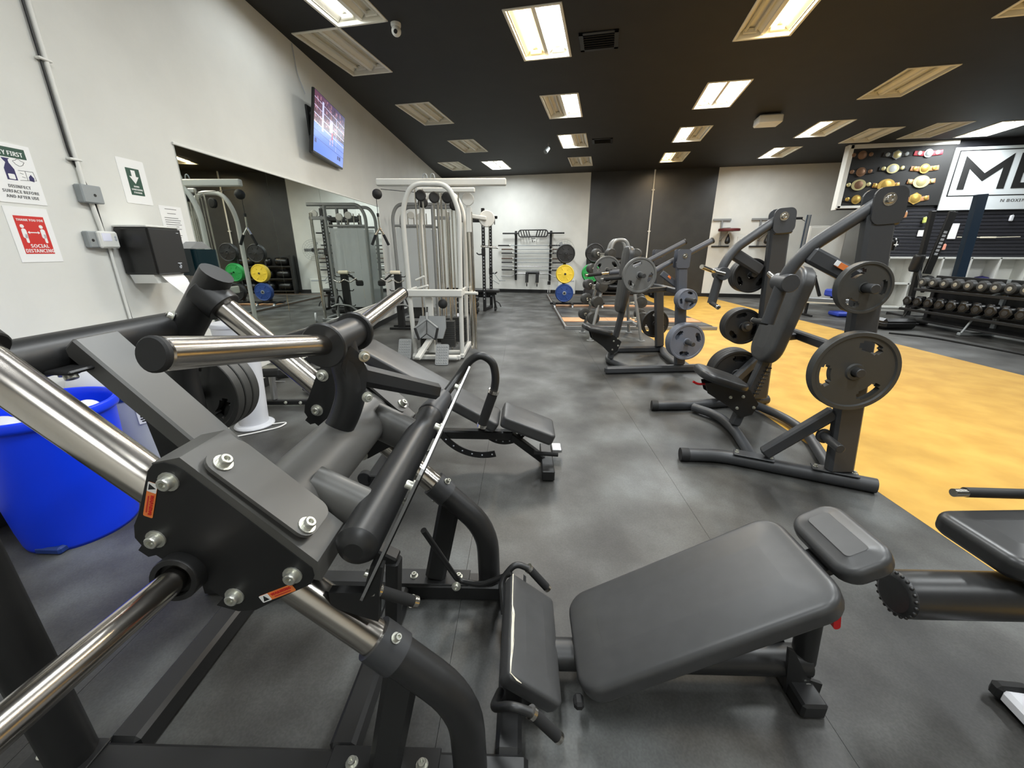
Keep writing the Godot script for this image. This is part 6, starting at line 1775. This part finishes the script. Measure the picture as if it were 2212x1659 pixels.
	for y in [0.1, 0.66, 1.255]: box(s, V(0, y, 0.17), V(3.3, 0.04, 0.34), 0.003)
	for k in 7: box(s, V(-1.63 + k * 0.543, 0.67, 0.17), V(0.036, 1.2, 0.34), 0.003)
	box(s, V(0, 0.67, 0.005), V(3.3, 1.2, 0.01), 0.001); box(s, V(0, 0.045, 0.15), V(3.2, 0.09, 0.28), 0.003)
	obj("carcass", s, "trim_white", o)
	for q in [[7.55, 0.70, "strap", "dark cap lying in the white cube shelf"], [8.05, 0.70, "bin_white", "white towel bundle in the white cube shelf"], [8.62, 0.70, "print_navy", "navy glove bundle at the right of the cube shelf"]]:
		o = thing("bundle", q[3], "bundle", V(q[0], q[1] - 0.02, ZS + 0.2)); s = S(); lathe(s, Vector3.ZERO, Vector3.UP, [[0.1, 0], [0.15, 0.02], [0.16, 0.08], [0.11, 0.15], [0.0, 0.18]], 20); obj("bundle", s, q[2], o)

# ---------------------------------------------------------------- right side: racks, dumbbells, rower
func make_right_side():
	var s
	var o = thing("dumbbell_rack", "long black two-tier dumbbell rack on the right", "dumbbell rack", W(10.45, 0, -6.2), TH)
	for y in [0.38, 0.76]:
		var dx = 0.12 if y < 0.5 else 0.3
		for e in [-0.11, 0.11]:
			s = S(); box(s, V(dx + e, y - 0.05 + e * 0.25, 0), V(0.05, 0.05, 3.3), 0.006); obj("tray_rail", s, "black_deep", o)
	for z in [-1.55, -0.35, 0.85, 1.6]:
		s = S(); bar(s, V(0.5, 0.02, z), V(0.5, 0.95, z), 0.06, 0.06, 0.006, Vector3(0, 0, 1)); bar(s, V(-0.05, 0.03, z), V(0.55, 0.03, z), 0.06, 0.05); bar(s, V(0.12, 0.3, z), V(0.5, 0.38, z), 0.05, 0.05); bar(s, V(0.3, 0.68, z), V(0.5, 0.74, z), 0.05, 0.05); bar(s, V(0.0, 0.05, z), V(0.12, 0.32, z), 0.03, 0.02, 0.003, Vector3(1, 0, 0)); obj("rack_end", s, "galvanised" if z in [-0.35, 0.85] else "black_deep", o)
	s = S(); box(s, V(0.5, 0.9, 0), V(0.04, 0.1, 3.2), 0.006); obj("rail", s, "black", o)
	s = S(); box(s, V(0.53, 0.5, 0), V(0.02, 0.8, 3.3), 0.004); obj("back_panel", s, "black_deep", o)
	s = S(); box(s, V(0.28, 0.12, 0), V(0.46, 0.03, 3.3), 0.004); obj("shelf_board", s, "black_deep", o)
	var t = Transform3D(Basis(Vector3.UP, deg_to_rad(TH)), W(10.45, 0, -6.2))
	var src = []
	for tier in 2:
		var p = thing("dumbbell", "", "dumbbell", Vector3.ZERO, TH, "dumbbells on the two-tier rack")
		var r = 0.085 if tier == 1 else 0.1
		s = S(); cyl(s, V(-0.08, 0, 0), V(0.08, 0, 0), 0.016, 12); obj("handle", s, "chrome", p)
		for k in [-1, 1]:
			s = S(); lathe(s, V(k * 0.06, 0, 0), Vector3(k, 0, 0), [[r * 0.7, 0], [r, 0.012], [r, 0.012], [r, 0.09], [r, 0.09], [r * 0.8, 0.105], [r * 0.75, 0.105], [0.0, 0.102]], 6 if tier == 0 else 16); obj("dumbbell_head", s, "plastic_black" if tier == 0 else "iron", p)
			s = S(); lathe(s, V(k * 0.165, 0, 0), Vector3(k, 0, 0), [[r * 0.42, 0], [r * 0.4, 0.004], [0.0, 0.004]], 14); obj("end_disc", s, "zinc" if tier == 1 else "hub", p)
		src.append(p)
		var ord = ["first", "second", "third", "fourth", "fifth", "sixth", "seventh", "eighth", "ninth", "tenth", "eleventh", "twelfth", "thirteenth", "fourteenth", "fifteenth"]
		for k in 15:
			var q = p if k == 0 else dup(p, Vector3.ZERO, TH)
			q.position = t * V(0.3 if tier == 1 else 0.12, (0.83 if tier == 1 else 0.47), -1.5 + k * 0.213)
			q.set_meta("label", "%s dumbbell from the far end of the rack's %s tier" % [ord[k], "upper" if tier == 1 else "lower"])
	o = thing("equipment_case", "low flat black case on the floor at the dumbbell rack's far end", "case", W(9.85, 0, -7.35), TH)
	s = S(); box(s, V(0, 0.11, 0), V(0.62, 0.2, 0.6), 0.05); obj("case", s, "plastic_black", o); s = S(); box(s, V(0, 0.12, 0), V(0.63, 0.015, 0.61), 0.004); obj("seam", s, "charcoal", o)
	s = S(); tube(s, [V(0.35, 0.015, -0.1), V(0.75, 0.015, 0.25), V(0.85, 0.015, 1.0), V(0.95, 0.015, 1.8), V(1.0, 0.015, 2.6)], 0.015, 0.4, 10)
	var rp = obj("floor_cable", s, "rubber_black"); tag(rp, "thick black rope lying on the floor in front of the dumbbell rack", "rope"); rp.position = W(9.0, 0, -6.6); rp.rotation_degrees.y = TH
	# squat stand behind the dumbbells
	o = thing("squat_stand", "dark squat stand with tall posts and an angled spotter arm before the slats", "squat rack", V(6.8, 0, -10.5))
	s = S(); bar(s, V(-0.29, 0, 0), V(-0.40, 2.18, 0), 0.09, 0.09, 0.008, Vector3(0, 0, 1)); obj("post", s, "black_deep", o)
	s = S(); bar(s, V(0.45, 0, 0.0), V(0.32, 2.47, 0.0), 0.17, 0.13, 0.008, Vector3(0, 0, 1)); obj("post", s, "navy_steel", o)
	s = S(); bar(s, V(-0.22, 0.95, 0.08), V(-0.1, 2.16, 0.08), 0.05, 0.14, 0.008, Vector3(1, 0, 0)); obj("spotter_arm", s, "black_deep", o)
	s = S(); bar(s, V(-0.35, 0.04, -0.5), V(-0.35, 0.04, 0.6), 0.1, 0.08); bar(s, V(0.45, 0.04, -0.4), V(0.45, 0.04, 0.6), 0.1, 0.08); bar(s, V(-0.35, 0.04, 0), V(0.45, 0.04, 0.0), 0.08, 0.08); bar(s, V(-0.35, 1.05, 0), V(-0.35, 0.6, 0.35), 0.06, 0.06); obj("base", s, "black_deep", o)
	s = S(); lathe(s, V(-0.42, 1.0, 0.0), Vector3(0, 1, 0.2), [[0.08, 0], [0.1, 0.05], [0.1, 0.3], [0.08, 0.34]], 14); obj("pad", s, "vinyl_black", o)
	for k in 7:
		s = S(); box(s, V(-0.18 + k * 0.007, 1.35 + k * 0.07, 0.107), V(0.06, 0.045, 0.003), 0.0005, Basis(Vector3(0, 0, 1), deg_to_rad(-6))); obj("letter_mark", s, "bin_grey", o)
	# rowing bench near the far wall
	o = thing("rowing_machine", "rowing machine with a long silver beam and blue foot boxes", "rowing machine", V(5.0, 0, -10.6), 8)
	s = S(); bar(s, V(-0.55, 0.36, 0), V(0.95, 0.30, 0.1), 0.12, 0.11, 0.02); obj("rail_beam", s, "silver_dark", o)
	s = S(); bar(s, V(-0.5, 0.30, 0), V(0.9, 0.245, 0.1), 0.14, 0.03, 0.008); obj("rail_lip", s, "cream", o)
	s = S(); bar(s, V(-0.15, 0.42, -0.12), V(-0.4, 0.95, -0.12), 0.05, 0.06, 0.008, Vector3(1, 0, 0)); tube(s, [V(-0.4, 0.9, -0.12), V(-0.32, 0.86, -0.12)], 0.02, 0, 8); obj("monitor_arm", s, "black_deep", o)
	s = S(); box(s, V(0.25, 0.50, -0.1), V(0.5, 0.16, 0.3), 0.03); obj("foot_box", s, "box_blue", o); s = S(); box(s, V(0.45, 0.06, 0.1), V(0.75, 0.1, 0.35), 0.03); obj("foot_box", s, "box_blue", o)
	s = S(); bar(s, V(-0.45, 0.3, 0), V(-0.45, 0.02, 0), 0.05, 0.05, 0.006, Vector3(1, 0, 0)); bar(s, V(0.85, 0.25, 0.1), V(0.85, 0.02, 0.1), 0.05, 0.05, 0.006, Vector3(1, 0, 0)); bar(s, V(-0.45, 0.02, -0.25), V(-0.45, 0.02, 0.25), 0.05, 0.04); obj("leg", s, "black_deep", o)
	# white cabinet, wooden post
	o = thing("white_cabinet", "tall plain white cabinet between the far wall and the belt board", "cabinet", V(5.65, 0, -13.05))
	s = S(); box(s, V(0, 1.02, 0), V(0.86, 2.04, 0.4), 0.006); obj("body", s, "wall_white", o); s = S(); box(s, V(0, 1.03, 0.204), V(0.82, 1.94, 0.012), 0.003); var dr = obj("door", s, "wall_white", o); s = S(); box(s, V(0.35, 1.1, 0.22), V(0.02, 0.12, 0.02), 0.004); obj("handle", s, "zinc", dr)
	o = thing("bag_stand", "brown wooden stand with a white jug and a yellow ball beside the slatted wall", "stand", V(6.16, 0, -11.75))
	s = S(); box(s, V(0, 0.98, -0.1), V(0.36, 1.96, 0.04), 0.006); obj("back_board", s, "wood_dark", o)
	for y in [0.04, 0.82, 1.48]:
		s = S(); box(s, V(0, y, 0.02), V(0.36, 0.03, 0.22), 0.004); obj("shelf_board", s, "wood_dark", o)
	o = thing("white_jug", "white jug on the upper board of the brown stand", "jug", V(6.18, 1.495, -11.73)); s = S(); lathe(s, Vector3.ZERO, Vector3.UP, [[0.08, 0], [0.085, 0.01], [0.085, 0.14], [0.06, 0.21], [0.03, 0.25], [0.03, 0.29]], 22); obj("body", s, "trim_white", o); s = S(); cyl(s, V(0, 0.28, 0), V(0, 0.31, 0), 0.034); obj("cap", s, "bin_grey", o)
	o = thing("medicine_ball", "yellow ball on the middle board of the brown stand", "ball", V(6.2, 0.835, -11.72)); s = S(); ball(s, V(0, 0.12, 0), 0.12, 24); obj("ball", s, "bumper_yellow", o); s = S(); lathe(s, V(0, 0.105, 0), Vector3.UP, [[0.12, 0], [0.122, 0.015], [0.12, 0.03]], 24, false, false); obj("seam", s, "black_deep", o)
	o = thing("height_gauge", "narrow blue and grey measuring column by the far white wall", "column", V(5.05, 0, -12.7))
	s = S(); bar(s, V(0, 0.0, 0), V(0, 2.3, 0), 0.1, 0.06, 0.006, Vector3(0, 0, 1)); obj("column", s, "silver_dark", o); s = S(); box(s, V(-0.04, 1.3, 0.035), V(0.02, 2.0, 0.02), 0.003); box(s, V(0.045, 1.3, 0.035), V(0.012, 2.0, 0.02), 0.003); obj("edge", s, "navy_steel", o); s = S(); box(s, V(-0.22, 2.22, 0), V(0.18, 0.06, 0.06), 0.006); tube(s, [V(-0.15, 2.2, 0), V(0, 2.12, 0)], 0.008, 0, 6); obj("head_piece", s, "black", o); s = S(); box(s, V(0, 0.02, 0.05), V(0.3, 0.04, 0.3), 0.01); obj("base", s, "black_deep", o)

func make_ceiling_things():
	var o = thing("camera_dome", "small white security camera dome beside the lit troffer at upper left", "security camera", V(-2.43, CEIL, -4.98))
	var s = S(); lathe(s, V(0, 0, 0), Vector3.DOWN, [[0.055, 0], [0.055, 0.02], [0.05, 0.035]], 24); obj("mount", s, "trim_white", o)
	s = S(); ball(s, V(0, -0.07, 0.0), 0.052, 20); var b = obj("head", s, "trim_white", o); s = S(); cyl(s, V(0.012, -0.085, 0.04), V(0.018, -0.1, 0.06), 0.02, 16); obj("lens", s, "plastic_black", b)
	o = thing("ceiling_box", "small white wireless box hanging from the black ceiling on the right", "access point", V(2.7, CEIL, -9.3))
	s = S(); box(s, V(0, -0.02, 0), V(0.3, 0.03, 0.3), 0.006); obj("mount", s, "black", o); s = S(); box(s, V(0, -0.1, 0.02), V(0.4, 0.14, 0.32), 0.02); obj("body", s, "trim_white", o)
	for q in [[-0.27, -5.85, "dark square air vent in the ceiling beside the nearest aisle troffer"], [-0.28, -10.5, "small dark air vent in the ceiling farther along the aisle"]]:
		o = thing("air_vent", q[2], "air vent", V(q[0], CEIL, q[1]), 0, "black ceiling vents")
		s = S()
		for k in [-1, 1]: box(s, V(k * 0.2, -0.006, 0), V(0.05, 0.012, 0.45), 0.002); box(s, V(0, -0.006, k * 0.2), V(0.45, 0.012, 0.05), 0.002)
		obj("frame", s, "black_deep", o)
		for k in 6:
			s = S(); box(s, V(0, -0.006, -0.14 + k * 0.056), V(0.36, 0.004, 0.035), 0.001, Basis(Vector3(1, 0, 0), 0.5)); obj("louvre", s, "black_deep", o)
	o = thing("ceiling_spotlight", "tiny dark spotlight hanging from the ceiling left of the small troffer", "spotlight", V(-1.5, CEIL, -10.4))
	s = S(); cyl(s, V(0, 0, 0), V(0, -0.1, 0), 0.01, 8); cyl(s, V(0, -0.1, -0.03), V(-0.05, -0.2, 0.06), 0.05, 16); obj("head", s, "galvanised", o)
	o = thing("tape_strip", "loose strip of black tape hanging along the left ceiling edge", "tape", V(-4.42, CEIL - 0.12, -7.5), TH)
	s = S(); bar(s, V(0.0, -0.02, 0.3), V(0.05, 0.1, -0.6), 0.02, 0.04); obj("tape", s, "black_deep", o)

# ----------------------------------------------------------------
func _ready():
	rng.seed = 1
	var cam = Camera3D.new()
	cam.name = "camera"
	add_child(cam)
	cam.position = Vector3(0, 1.4, 0)
	cam.rotation_degrees = Vector3(-18.387, 12.71, 0.06)
	cam.fov = rad_to_deg(2 * atan(829.5 / 864.44))
	cam.near = 0.02
	cam.current = true
	var env = Environment.new()
	env.background_mode = Environment.BG_COLOR
	env.background_color = Color(0.02, 0.02, 0.02)
	env.ambient_light_source = Environment.AMBIENT_SOURCE_DISABLED
	env.tonemap_mode = Environment.TONE_MAPPER_LINEAR
	env.tonemap_exposure = 1.14
	env.sdfgi_enabled = true
	env.ssao_enabled = true
	env.ssil_enabled = true
	var we = WorldEnvironment.new()
	we.environment = env
	add_child(we)
	make_materials()
	make_fixtures()
	make_room()
	make_leg_press()
	make_press_near()
	make_press_far()
	make_left_wall()
	make_adjustable_bench()
	make_wall_bench()
	make_leg_extension()
	make_bins()
	make_cable_tower()
	make_functional_trainer()
	make_attachment_rack()
	make_half_rack()
	make_bumpers()
	make_dumbbell_tower()
	make_back_wall_things()
	make_display_wall()
	make_right_side()
	make_ceiling_things()
